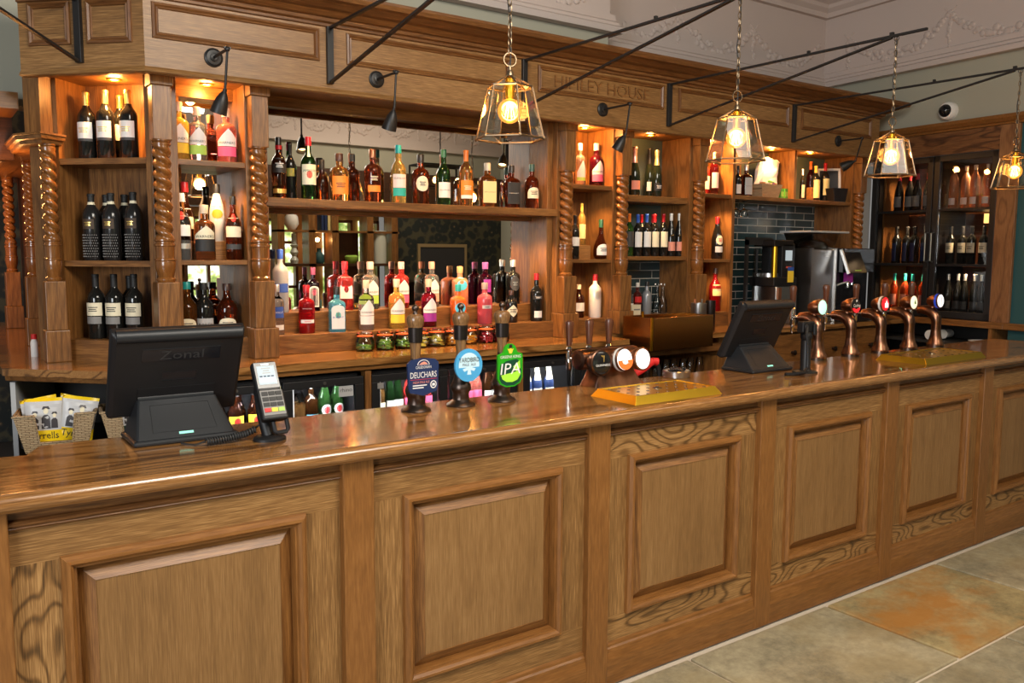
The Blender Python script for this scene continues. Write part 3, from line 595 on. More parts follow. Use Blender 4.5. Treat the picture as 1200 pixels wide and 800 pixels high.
# narrow mirrored niche
t = bay('narrow_niche', 'narrow mirrored niche of shelves between the first two twisted columns', 1.2, 2.1)
sides(t, 1.045, 1.375, .06, .055); part(MB().box(1.045, 1.375, 2.228, 2.25, 1.275, 2.56, 'mirror'), t, 'mirror')
shelf(t, 1.045, 1.375, 2.172, th=.028); shelf(t, 1.045, 1.375, 1.676, th=.024); part(MB().box(1.045, 1.375, YF, YB, ZC, 1.275, 'backoakX'), t, 'riser')
part(MB().box(1.10, 1.34, 2.09, 2.20, 1.676, 1.772, 'oakX'), t, 'display_block', bevel=.003); part(MB().box(1.045, 1.375, 2.15, 2.228, 2.50, 2.56, 'backoakX'), t, 'head_board')
# mirror bay
t = bay('mirror_bay', 'wide mirror bay with one long shelf and two bottle steps', 2.45, 2.1)
part(MB().box(1.43, 1.49, YF-.01, 2.27, ZC, 2.56, 'backoakZ'), t, 'side_panel'); part(MB().box(3.40, 3.43, YF-.01, 2.27, ZC, 2.56, 'backoakZ'), t, 'side_panel', bevel=.002); part(MB().box(3.355, 3.40, 2.02, 2.27, ZC, 2.56, 'backoakZ'), t, 'mirror_stile', bevel=.003)
part(MB().box(1.49, 3.36, 2.222, 2.24, 1.275, 2.515, 'mirror'), t, 'mirror'); part(MB().box(1.49, 3.36, 2.19, 2.24, 2.505, 2.56, 'backoakX'), t, 'head_rail')
part(MB().box(1.47, 3.40, 1.965, 2.21, 1.957, 2.002, 'backoakX').box(1.47, 3.40, 2.19, 2.222, 1.93, 1.957, 'backoakX'), t, 'shelf', bevel=.003)
part(MB().box(1.47, 3.40, 1.985, 2.10, ZC, 1.275, 'backoakX'), t, 'front_step', bevel=.004); part(MB().box(1.47, 3.40, 2.10, 2.222, ZC, 1.387, 'backoakX'), t, 'back_step', bevel=.004)
# slim niche
t = bay('slim_niche', 'slim wooden niche of shelves right of the mirror bay', 3.7, 2.1)
sides(t, 3.535, 3.885, .09, .055); part(MB().box(3.535, 3.885, 2.25, 2.27, ZC, 2.56, 'backoakZ'), t, 'back_panel')
shelf(t, 3.535, 3.885, 2.175, y1=2.25); shelf(t, 3.535, 3.885, 1.68, th=.024, y1=2.25); part(MB().box(3.535, 3.885, YF, 2.25, ZC, 1.275, 'backoakX'), t, 'riser')
part(MB().box(3.60, 3.80, 2.10, 2.21, 1.68, 1.775, 'oakX'), t, 'display_block', bevel=.003)
# tiled bay
t = bay('tiled_bay', 'bay of wine shelves with teal tiles below', 4.3, 2.1)
sides(t, 4.02, 4.63, .03, .045, back=2.25); part(MB().box(4.02, 4.63, 2.26, 2.275, 1.66, 2.56, 'bayback'), t, 'back_panel'); part(MB().box(4.02, 4.63, 2.26, 2.275, 1.0, 1.66, 'tile_teal'), t, 'tiled_panel')
shelf(t, 4.02, 4.63, 2.125, th=.045, y1=2.26); shelf(t, 4.02, 4.63, 1.70, th=.028, y1=2.26); part(MB().box(4.02, 4.63, 2.08, 2.26, ZC, 1.275, 'backoakX'), t, 'ledge')
# end niche
t = bay('end_niche', 'wooden niche right of the fifth twisted column', 4.95, 2.1)
sides(t, 4.80, 5.105, .12, .03); part(MB().box(4.80, 5.105, 2.25, 2.27, ZC, 2.56, 'backoakZ'), t, 'back_panel'); shelf(t, 4.80, 5.105, 2.17, y1=2.25); shelf(t, 4.80, 5.105, 1.68, th=.024, y1=2.25); part(MB().box(4.80, 5.105, YF, 2.25, ZC, 1.275, 'backoakX'), t, 'riser')
# tiled wall bay with one shelf
t = bay('coffee_bay', 'bay with one shelf over dark teal tiles behind the coffee machines', 5.9, 2.1)
part(MB().box(5.135, 6.69, 2.27, 2.29, 1.0, 2.15, 'tile_teal'), t, 'tiled_panel'); part(MB().box(5.135, 6.69, 2.265, 2.29, 2.15, 2.56, 'bayback').box(5.135, 5.53, 2.255, 2.27, 2.17, 2.56, 'backoakZ'), t, 'back_panel'); shelf(t, 5.135, 6.66, 2.17, th=.03, y1=2.27)
part(MB().box(5.88, 5.91, 2.0, 2.265, 2.17, 2.56, 'backoakZ'), t, 'divider', bevel=.002); part(MB().box(6.66, 6.80, YF-.01, 2.29, ZC, 2.56, 'backoakZ').box(6.55, 6.69, 2.24, 2.27, 1.17, 2.14, 'backoakZ'), t, 'side_panel')
# angled left bay
t = bay('angled_bay', 'angled wine bay at the left end of the back bar', *W(.37), R(-45))
def wp(s0, s1, o0, o1, z0, z1, m, name, **k): part(MB().prism([W(s1, o0), W(s0, o0), W(s0, o1), W(s1, o1)], 'z', z0, z1, m), t, name, **k)
wp(.12, .60, .22, .24, ZC, 2.56, 'backoakZ', 'back_panel'); wp(.60, .76, 0, .25, ZC, 2.56, 'backoakZ', 'side_panel'); wp(.09, .125, -.01, .24, ZC, 2.56, 'backoakZ', 'side_panel', bevel=.002)
wp(.125, .60, 0, .22, 2.143, 2.172, 'backoakX', 'shelf', bevel=.002); wp(.125, .60, 0, .22, 1.643, 1.672, 'backoakX', 'shelf', bevel=.002); wp(.1, .62, -.005, .22, ZC, 1.275, 'backoakX', 'riser', bevel=.002)

def downlight(x, y, z, e, label, name='downlight', ang=115):
    t = thing(name, label, 'light', (x, y, z), 0, 'small brass downlights in the canopy')
    q = MB(); q.lathe([(.022, -.001), (.024, -.006), (.034, -.006), (.036, 0)], 'brass', seg=20, cap0=False); q.build('rim', t)
    q = MB(); q.lathe([(.022, -.002), (.001, -.0025)], 'downlight_lamp', seg=16); q.build('lamp', t)
    if y > 2: lamp('downlight_glow', 'POINT', (x, y, z-.035), e*.55, (1, .45, .12), size=.025)
    lamp('downlight_beam', 'SPOT', (x, y, z-.012), e*3.0, (1, .47, .14), (x, y, 0), .02, angle=ang, blend=.8)
wx = W(.33, .07)
for x, y, e, lab in ((wx[0], wx[1], 10, 'brass downlight over the angled wine bay'), (1.22, 2.07, 8, 'brass downlight over the narrow mirrored niche'),
                     (1.85, 1.93, 6, 'leftmost brass downlight over the long mirror shelf'), (2.45, 1.93, 6, 'brass downlight over the middle of the mirror shelf'), (3.1, 1.93, 6, 'brass downlight over the right of the mirror shelf'), (3.70, 2.06, 13, 'brass downlight over the slim niche'),
                     (4.30, 2.05, 5, 'brass downlight over the tiled wine bay'), (4.95, 2.07, 14, 'brass downlight over the end niche'), (5.66, 2.06, 7, 'brass downlight over the snack basket'), (6.12, 2.03, 8, 'brass downlight over the last shelf')):
    downlight(x, y, 2.56, e, lab)
# light strips assumed, not built, under the long shelf and niche shelves light the bottles below
for x in (1.75, 2.2, 2.65, 3.1): lamp('assumed_shelf_light', 'SPOT', (x, 2.0, 1.945), 27, WARM, (x, 2.06, 1.2), .03, angle=130)
for x, z, e in ((1.21, 2.13, 6), (3.70, 2.13, 6), (4.95, 2.13, 7), (4.95, 1.64, 4), (4.32, 2.07, 2.5), (3.7, 1.64, 3)): lamp('assumed_shelf_light', 'SPOT', (x, 2.02, z), e*2.2, (1, .56, .22), (x, 2.09, 1.0), .03, angle=130)

# ------------------------------------------------------------------ iron brackets, lanterns, spotlights, camera
def bracket(x, label):
    t = thing('iron_bracket', label, 'bracket', (x, 1.79, 2.58), 0, 'black iron brackets on the canopy')
    q = MB(); q.box(-.017, .017, -.012, .010, 0, .285, 'black_metal'); q.build('wall_bar', t, bevel=.002)
    q = MB(); q.bar((0, -.005, .277), (0, -1.79, .277), .017, .012, 'black_metal'); q.build('top_bar', t)
    q = MB(); q.bar((0, -.005, .006), (0, -1.60, .270), .020, .010, 'black_metal'); q.build('strut', t)
    q = MB(); q.box(-.008, .008, -1.10, -1.085, .283, .297, 'black_metal').box(-.008, .008, -1.61, -1.59, .283, .297, 'black_metal'); q.build('clip', t)
    return t
b0 = bracket(1.765, 'black iron bracket carrying the nearest glass lantern')
for x, lab in ((3.0, 'black iron bracket right of the nearest lantern, carrying the second lantern'), (4.217, 'black iron bracket right of the carved name, carrying the third lantern'), (5.572, 'farthest black iron bracket, carrying the last lantern')):
    dup(b0, (x, 1.79, 2.58), 0, lab)
lb = thing('iron_bracket', 'black iron bracket on the angled end of the canopy', 'bracket', (.635, 2.02, 2.58), R(-45), 'black iron brackets on the canopy')
q = MB(); q.box(-.017, .017, -.012, .010, 0, .285, 'black_metal'); q.build('wall_bar', lb, bevel=.002)
q = MB(); q.bar((0, -.005, .277), (0, -1.3, .277), .017, .012, 'black_metal'); q.build('top_bar', lb)
q = MB(); q.bar((0, -.005, .006), (0, -1.2, .270), .020, .010, 'black_metal'); q.build('strut', lb)

def hexpts(r, z, rot=0.): return [Vector((r*math.cos(R(60*i)+rot), r*math.sin(R(60*i)+rot), z)) for i in range(6)]
def lantern(x, y, label, power=7):
    """hexagonal glass lantern; base of the thing is its lower rim"""
    t = thing('hanging_lantern', label, 'lantern', (x, y, 2.135), R(12), 'hexagonal glass lanterns over the bar')
    lo, hi = hexpts(.128, .0), hexpts(.084, .185); ap = Vector((0, 0, .232))
    q = MB()
    for i in range(6):
        j = (i+1) % 6
        q.tube([lo[i], hi[i]], .0030, 'brass_lantern', 6).tube([lo[i], lo[j]], .0040, 'brass_lantern', 6).tube([hi[i], hi[j]], .0036, 'brass_lantern', 6).tube([hi[i], ap], .0032, 'brass_lantern', 6)
        q.ball(tuple(lo[i]), .0065, 'brass_lantern', 8, 6)
    q.lathe([(.014, .226), (.012, .240), (.006, .246), (.005, .262)], 'brass_lantern', seg=12); q.build('frame', t)
    q = MB()
    for i in range(6):
        j = (i+1) % 6; q.add([lo[i]*.985, lo[j]*.985, hi[j]*.985, hi[i]*.985], [(0, 1, 2, 3)], 'pane').add([hi[i], hi[j], ap], [(0, 1, 2)], 'pane')
    q.build('glass', t)
    q = MB()
    for i in range(6): a = lo[i]*.93; b = hi[i]*.92; s_ = Vector((-a.y, a.x, 0)).normalized()*.006; q.add([a-s_, a+s_, b+s_, b-s_], [(0, 1, 2, 3)], 'pane')
    q.build('bevel_strip', t)
    q = MB(); q.lathe([(.017, .15), (.017, .215), (.006, .225)], 'brass', seg=16); q.build('bulb_holder', t)
    q = MB(); q.ball((0, 0, .100), .045, 'bulb_amber', 20, 14); q.lathe([(.014, .142), (.014, .152)], 'brass', seg=12); q.build('bulb', t)
    q = MB()
    for i in range(8):
        a = 2*PI*i/8; q.tube([(.008*math.cos(a), .008*math.sin(a), .13), (.020*math.cos(a+.4), .020*math.sin(a+.4), .075)], .0011, 'filament', 5)
    q.build('filament', t)
    q = MB(); q.ring((0, 0, .283), .024, .0032, 'brass_lantern', (.5, 1, 0)); q.build('hanging_ring', t)
    q = MB(); z = .318; k = 0
    while z < .70:
        q.ring((0, 0, z), .0075, .0022, 'brass_lantern', (1, 0, 0) if k % 2 else (0, 1, 0), 12, 2.3); z += .0285; k += 1
    q.ring((0, 0, .706), .012, .002, 'black_metal', (1, 0, 0), 14); q.build('chain', t)
    q = MB(); q.tube([(0, 0, .24), (.004, 0, .30), (.010, .004, .4), (-.008, .006, .5), (.010, 0, .6), (.004, 0, .72)], .0028, 'rubber', 6); q.build('cable', t)
    lamp('lantern_light', 'POINT', (x, y, 2.225), power, (1, .62, .30), size=.04)
    return t
lantern(1.77, .19, 'glass lantern nearest the camera, hanging over the handpulls')
lantern(3.0, .175, 'second glass lantern, hanging over the right till', 6)
lantern(4.22, .165, 'third glass lantern, hanging left of the wine cabinet', 6)
lantern(5.57, .155, 'last glass lantern, at the right beside the wood post', 6)

def sconce(x, label, elbow=.225, tip=(-.03, .05), lit=3):
    t = thing('gooseneck_spotlight', label, 'lamp', (x, 1.8, 2.635), 0, 'black spotlights on the canopy')
    q = MB(); q.lathe([(.044, 0), (.044, .006), (.036, .009), (.034, .012), (.020, .014), (.020, .020), (.012, .022)], 'black_metal', seg=24, ax='y'); q.build('wall_plate', t)
    q = MB(); q.tube([(0, -.01, 0), (0, -elbow, 0)], .007, 'black_metal', 10).ball((0, -elbow, 0), .013, 'black_metal', 12, 8).box(-.016, .016, -elbow-.006, -elbow+.006, .002, .010, 'black_metal'); q.build('arm', t)
    e = Vector((0, -elbow, -.006)); b = e+Vector((tip[0]*.35, .012, -.17)); d = Vector((tip[0], tip[1], -.13)).normalized()
    q = MB(); q.tube([e, e.lerp(b, .5), b], .0058, 'black_metal', 8).tube([b, b+d*.02], .009, 'black_metal', 10); q.build('stem', t)
    q = MB(); M = Matrix.Translation(b+d*.015) @ d.to_track_quat('Z', 'Y').to_matrix().to_4x4()
    q.lathe([(.010, 0), (.017, .010), (.027, .032), (.033, .058), (.037, .085), (.039, .100), (.037, .100), (.031, .07), (.02, .03)], 'black_metal', seg=24, cap1=False); q.move(M); q.build('shade', t)
    q = MB(); q.lathe([(.028, .078), (.014, .083), (.001, .084)], 'downlight_lamp', seg=18, cap0=False); q.move(M); q.build('lamp_face', t)
    p = Vector((x, 1.8, 2.635))+b+d*.115; lamp('spotlight_beam', 'SPOT', p, lit, (1, .68, .38), p+d, .02, angle=80, blend=.7)
    return t
sconce(1.178, 'black spotlight over the narrow mirrored niche', .215, (-.03, .045))
sconce(2.031, 'black spotlight left of the nearest lantern, over the mirror shelf', .225, (-.015, .05))
sconce(3.627, 'black spotlight over the slim niche, below the carved name', .255, (-.05, .05))
sconce(6.160, 'black spotlight tipped sideways at the right end of the canopy', .215, (-.16, .20))

q = thing('security_camera', 'white dome security camera on the grey right wall', 'camera', RW @ Vector((.676, 0, 2.905)), RA)
o = MB(); o.lathe([(.075, 0), (.075, .03), (.070, .05), (.062, .062), (.052, .064)], 'white', seg=28, ax='y', cap1=False); o.build('housing', q)
o = MB(); o.lathe([(.052, .06), (.050, .075), (.040, .095), (.020, .107), (.001, .110)], 'black_gloss', seg=24, ax='y', cap0=False); o.build('dome', q)

# ------------------------------------------------------------------ wine cabinet set in the right wall
def rthing(name, label, cat, x, z, group=None): return thing(name, label, cat, RW @ Vector((x, 0, z)), RA, group)
wc = rthing('wine_cabinet', 'black framed glass wine cabinet with two doors, set in the right wall', 'wine cabinet', .56, 1.187)
def cx(mb): mb.v = [(x-.56, y, z-1.187) for x, y, z in mb.v]; return mb
q = MB(); q.box(-.02, 1.13, .42, .46, 1.187, 2.55, 'darkwoodZ').box(-.02, .04, .0, .42, 1.187, 2.55, 'black_metal').box(1.09, 1.13, .0, .42, 1.187, 2.55, 'black_metal').box(-.02, 1.13, 0, .42, 2.50, 2.55, 'black_metal').box(-.02, 1.13, 0, .42, 1.187, 1.235, 'black_metal'); q.box(.045, .06, .05, .40, 1.24, 2.5, 'pineZ').box(.56, .60, .06, .42, 1.24, 2.5, 'black_metal'); cx(q).build('cabinet', wc)
for a, b, nm_ in ((-.02, .575, 'left'), (.585, 1.13, 'right')):
    q = MB(); q.box(a, a+.05, -.03, 0, 1.195, 2.545, 'black_metal').box(b-.05, b, -.03, 0, 1.195, 2.545, 'black_metal').box(a, b, -.03, 0, 2.495, 2.545, 'black_metal').box(a, b, -.03, 0, 1.195, 1.25, 'black_metal'); d = cx(q).build('door', wc, bevel=.003)
    q = MB(); q.box(a+.05, b-.05, -.018, -.012, 1.25, 2.495, 'pane_dark'); cx(q).build('pane', d)
    hx = b-.022 if nm_ == 'left' else a+.022
    q = MB(); q.tube([(hx, -.03, 1.66), (hx, -.06, 1.67), (hx, -.06, 1.90), (hx, -.03, 1.91)], .007, 'steel', 8); cx(q).build('handle', d)
for z in (1.645, 2.105):
    q = MB(); q.box(.0, 1.11, -.02, .40, z-.02, z, 'black_metal'); cx(q).build('shelf', wc)
q = MB(); q.box(.80, 1.06, .36, .40, 1.99, 2.07, 'cabinet_light'); cx(q).build('light_panel', wc)
for x in (.3, .85): p = RW @ Vector((x, .18, 2.46)); lamp('cabinet_light', 'SPOT', p, 28, (1, .66, .36), p+Vector((0, 0, -1)), .05, angle=140)  # assumed inside lamps, added to brighten the bottles; no fittings built
for x, z in ((.85, 2.06), (.3, 2.06), (.3, 1.60), (.85, 1.60)): p = RW @ Vector((x, .12, z)); lamp('cabinet_light', 'SPOT', p, 18, (1, .66, .36), p+Vector((0, 0, -1)), .05, angle=140)  # likewise added, just under the cabinet shelves
q = MB(); q.box(-.55, 1.13, -.02, .0, 2.55, 2.735, 'knottyX'); o = rthing('fascia_board', 'knotty wooden board above the wine cabinet', 'board', .3, 2.55); q.v = [(x-.3, y, z-2.55) for x, y, z in q.v]; q.build('board', o, bevel=.003)
q = MB(); q.box(1.13, 1.285, -.03, .0, 1.187, 2.735, 'knottyZ'); o = rthing('wood_post', 'knotty wooden post right of the wine cabinet', 'post', 1.2, 1.187); q.v = [(x-1.2, y, z-1.187) for x, y, z in q.v]; q.build('board', o, bevel=.003)
q = MB(); q.prism([(.0, 2.735), (-.03, 2.737), (-.036, 2.752), (-.05, 2.76), (-.07, 2.785), (-.075, 2.81), (0, 2.81)], 'x', -.62, 2.6, 'pineX'); rw(q); struct(q.build('trim_7'), 'brown picture rail moulding over the wine cabinet')
q = MB(); q.box(-.12, -.055, -.12, .0, 1.187, 2.45, 'greylabel'); rw(q); struct(q.build('trim_8'), 'pale strip between the last column and the wine cabinet')
rc = rthing('side_cabinet', 'wooden counter with dark open shelf under the wine cabinet', 'cabinet', .6, 0)
q = MB(); q.box(-.62, 1.265, -.06, .42, 1.135, 1.187, 'backoakX').box(1.265, 2.2, -.06, 0, 1.135, 1.187, 'backoakX'); q.v = [(x-.6, y, z) for x, y, z in q.v]; q.build('worktop', rc, bevel=.004)
q = MB(); q.box(-.6, 1.2, .38, .42, 0, 1.135, 'carcass').box(-.6, 1.145, -.04, .38, .97, .995, 'carcass').box(1.145, 1.175, -.05, .4, 0, 1.135, 'backoakZ').box(-.10, -.06, -.05, .4, 0, 1.135, 'backoakZ'); q.v = [(x-.6, y, z) for x, y, z in q.v]; q.build('carcass', rc)
dr = thing('drawer_unit', 'oak drawer front with round dark knobs under the coffee machines', 'drawers', (5.65, 1.64, 0))
q = MB(); q.box(-1.0, 1.05, .03, .5, 0, 1.13, 'backoakZ'); q.build('carcass', dr)
for x in (-.97, -.45, .07, .58):
    q = MB(); q.box(x+.01, x+.49, 0, .03, .86, 1.11, 'backoakX'); d = q.build('drawer', dr, bevel=.004)
    q = MB(); q.lathe([(.012, 0), (.010, .015), (.02, .025), (.02, .032), (.008, .036)], 'bronze', (x+.25, 0, .97), 16, ax='y'); q.build('knob', d)
    q = MB(); q.box(x+.01, x+.49, 0, .03, .2, .84, 'backoakX'); q.build('cupboard_door', dr, bevel=.004)

# ------------------------------------------------------------------ bottles
PROF = {
 'wine': ([(.9, 0), (1, .02), (1, .60), (.98, .64), (.88, .685), (.62, .735), (.42, .775), (.36, .81), (.35, .985)], [(.375, .80), (.375, .95), (.41, .955), (.41, .99), (.37, 1)]),
 'tallwine': ([(.9, 0), (1, .02), (1, .63), (.97, .69), (.8, .755), (.52, .81), (.36, .85), (.34, .985)], [(.37, .885), (.37, .96), (.42, .965), (.42, .99), (.37, 1)]),
 'burg': ([(.9, 0), (1, .02), (1, .44), (.94, .53), (.70, .66), (.45, .77), (.37, .84), (.35, .985)], [(.38, .80), (.37, .95), (.41, .955), (.41, .99), (.37, 1)]),
 'champ': ([(.9, 0), (1, .02), (1, .40), (.96, .48), (.78, .58), (.52, .69), (.38, .77), (.36, .97)], [(.56, .68), (.42, .765), (.385, .88), (.46, .90), (.40, .93), (.46, .95), (.47, .985), (.40, 1)]),
 'whisky': ([(.92, 0), (1, .02), (1, .56), (.97, .61), (.80, .665), (.48, .715), (.38, .75), (.40, .80), (.36, .85), (.36, .97)], [(.42, .86), (.42, .985), (.38, 1)]),
 'gin': ([(.92, 0), (1, .02), (1, .60), (.97, .64), (.86, .68), (.62, .71), (.40, .725), (.35, .75), (.35, .97)], [(.40, .84), (.42, .985), (.38, 1)]),
 'rum': ([(.92, 0), (1, .02), (1, .53), (.96, .58), (.78, .645), (.50, .70), (.37, .755), (.34, .84), (.34, .97)], [(.40, .87), (.40, .985), (.36, 1)]),
 'vodka': ([(.92, 0), (1, .02), (1, .64), (.96, .68), (.72, .725), (.42, .765), (.35, .80), (.35, .97)], [(.40, .85), (.42, .985), (.38, 1)]),
 'malibu': ([(.92, 0), (1, .02), (1, .44), (.96, .54), (.78, .66), (.52, .77), (.42, .83), (.40, .97)], [(.46, .84), (.46, .985), (.42, 1)]),
 'square': ([(.96, 0), (1, .02), (1, .60), (.96, .645), (.70, .69), (.40, .715), (.36, .74), (.38, .79), (.35, .82), (.35, .97)], [(.41, .83), (.41, .985), (.37, 1)]),
 'squat': ([(.92, 0), (1, .02), (1, .46), (.95, .52), (.70, .60), (.45, .65), (.40, .70), (.40, .97)], [(.46, .76), (.46, .985), (.40, 1)]),
 'cognac': ([(.70, 0), (.95, .05), (1, .15), (1, .24), (.90, .36), (.62, .49), (.36, .60), (.27, .70), (.26, .97)], [(.31, .80), (.31, .985), (.27, 1)]),
 'beer': ([(.92, 0), (1, .02), (1, .52), (.94, .60), (.68, .72), (.46, .84), (.42, .97)], [(.52, .965), (.52, 1)]),
}
def rad(prof, z):
    for (r0, z0), (r1, z1) in zip(prof, prof[1:]):
        if z0 <= z <= z1: return r0+(r1-r0)*(z-z0)/max(1e-6, z1-z0)
    return prof[-1][0]
def label_patch(q, shape, a, z0, z1, H, Rr, prof, n, m):
    """a paper label lying on the glass, facing -y"""
    nu = 12; A = R(a); vs = []
    for i in range(nu+1):
        u = -1+2*i/nu; lo, hi = z0, z1
        if shape == 'house': hi = z1-(z1-z0)*.72*abs(u-.15)/1.15; hi = max(hi, z0+.01)
        elif shape == 'disc' or shape == 'diamond':
            k = math.sqrt(max(0, 1-u*u)) if shape == 'disc' else 1-abs(u); c = (z0+z1)/2; lo = c-(c-z0)*k; hi = c+(z1-c)*k
        elif shape == 'arch': hi = z0+(z1-z0)*(.55+.45*math.sqrt(max(0, 1-u*u)))
        elif shape == 'archtall': hi = z1-(z1-z0)*.14*(1-math.sqrt(max(0, 1-u*u)))
        for zz in (lo, (lo+hi)/2, hi): vs.append(surf(u*A, zz, H, Rr, prof, n, 1.02))
    q.add(vs, [(3*i+k, 3*i+3+k, 3*i+4+k, 3*i+1+k) for i in range(nu) for k in (0, 1)], m, True)
def surf(ph, z, H, Rr, prof, n, k):
    r = Rr*rad(prof, z)*k+.0004
    sx, cx_ = math.sin(ph), math.cos(ph)
    if n != 2: r = r/((abs(sx)**n+abs(cx_)**n)**(1/n))
    return (r*sx, -r*cx_, z*H)
def bottle(x, y, z, H, Rr, shape, body, cap, labels, label, group=None, fill=0, n=2., rz=0., name='bottle', cat='bottle', seg=20):
    pr, cp = PROF[shape]
    t = thing(name, label, cat, (x, y, z), rz, group)
    q = MB()
    def lay(profile, m, mm):
        rings = []
        for r, zz in profile:
            nn = n if (n != 2 and r > .5) else 2
            ring = []
            for i in range(seg):
                a = 2*PI*(i+.5)/seg; ca, sa = math.cos(a), math.sin(a); k = r*Rr/((abs(ca)**nn+abs(sa)**nn)**(1/nn)); ring.append((k*ca, k*sa, zz*H))
            rings.append(ring)
        q.loft(rings, m, True, True, True)
    if fill:
        lo = [p for p in pr if p[1] < fill]+[(rad(pr, fill), fill)]; hi = [(rad(pr, fill), fill)]+[p for p in pr if p[1] > fill]
        lay(lo, body, 0); lay(hi, 'clearglass', 0)
    elif shape == 'champ': lay([p for p in pr if p[1] < .70]+[(rad(pr, .7)*.99, .70)], body, 0)
    else: lay(pr, body, 0)
    if body == 'darkdots':
        for k in range(9):
            for i in range(-4, 5):
                ph = R(i*13+(k % 2)*6.5); p = surf(ph, .06+k*.040, H, Rr, pr, 2, 1.0); q.ball(p, .0030, 'grey', 6, 4, (1, 1, 1.2))
    q.build('glass_body', t, sharp=60)
    if cap:
        q = MB(); k = Rr
        if cap == 'blackred': q.lathe([(a*k, b*H) for a, b in cp], 'blackcap', seg=16); q.lathe([(k*.44, H*.80), (k*.44, H*.87)], 'redcap', seg=16)
        else: q.lathe([(a*k, b*H) for a, b in cp], cap, seg=16)
        q.build('cap', t)
    for i, (shp, a, z0, z1, m, txt, tc) in enumerate(labels):
        q = MB(); label_patch(q, shp, a, z0, z1, H, Rr, pr, n, m); o = q.build('front_label' if i == 0 else 'label', t)
        if txt:
            zc = (z0+z1)/2 if shp != 'house' else z0+(z1-z0)*.20; wd = Rr*R(a)*1.75*(1 if n == 2 else .95); h = min((z1-z0)*H*.42, wd/max(3, len(txt))*1.55)
            if shp == 'disc': h = min(h, .03); wd *= .85
            if txt in ('BACARDI', 'JAMESON', 'GLENLIVET'): zc = z1-(z1-z0)*.30
            if txt == '=':      # print too small to read: a few short lines
                q = MB(); k0 = min((z1-z0)*H*.5, .03)
                for i_, (wf, dz) in enumerate(((.62, .32), (.46, .0), (.54, -.30))):
                    hw = wd*.5*wf; c = [surf((-hw+2*hw*j_/8)/(Rr*1.02), zc+(dz*k0+dd)/H, H, Rr, pr, n, 1.032) for dd in (-k0*.07, k0*.07) for j_ in range(9)]; q.add(c, [(j_, j_+1, j_+10, j_+9) for j_ in range(8)], tc)
                q.build('print_lines', o); continue
            q = MB(); q.text(txt, (0, 0, 0), h, tc, wd, fn=lambda X, Z: surf(X/(Rr*1.02), zc+Z/H, H, Rr, pr, n, 1.035)); q.build('lettering', o)
    return t
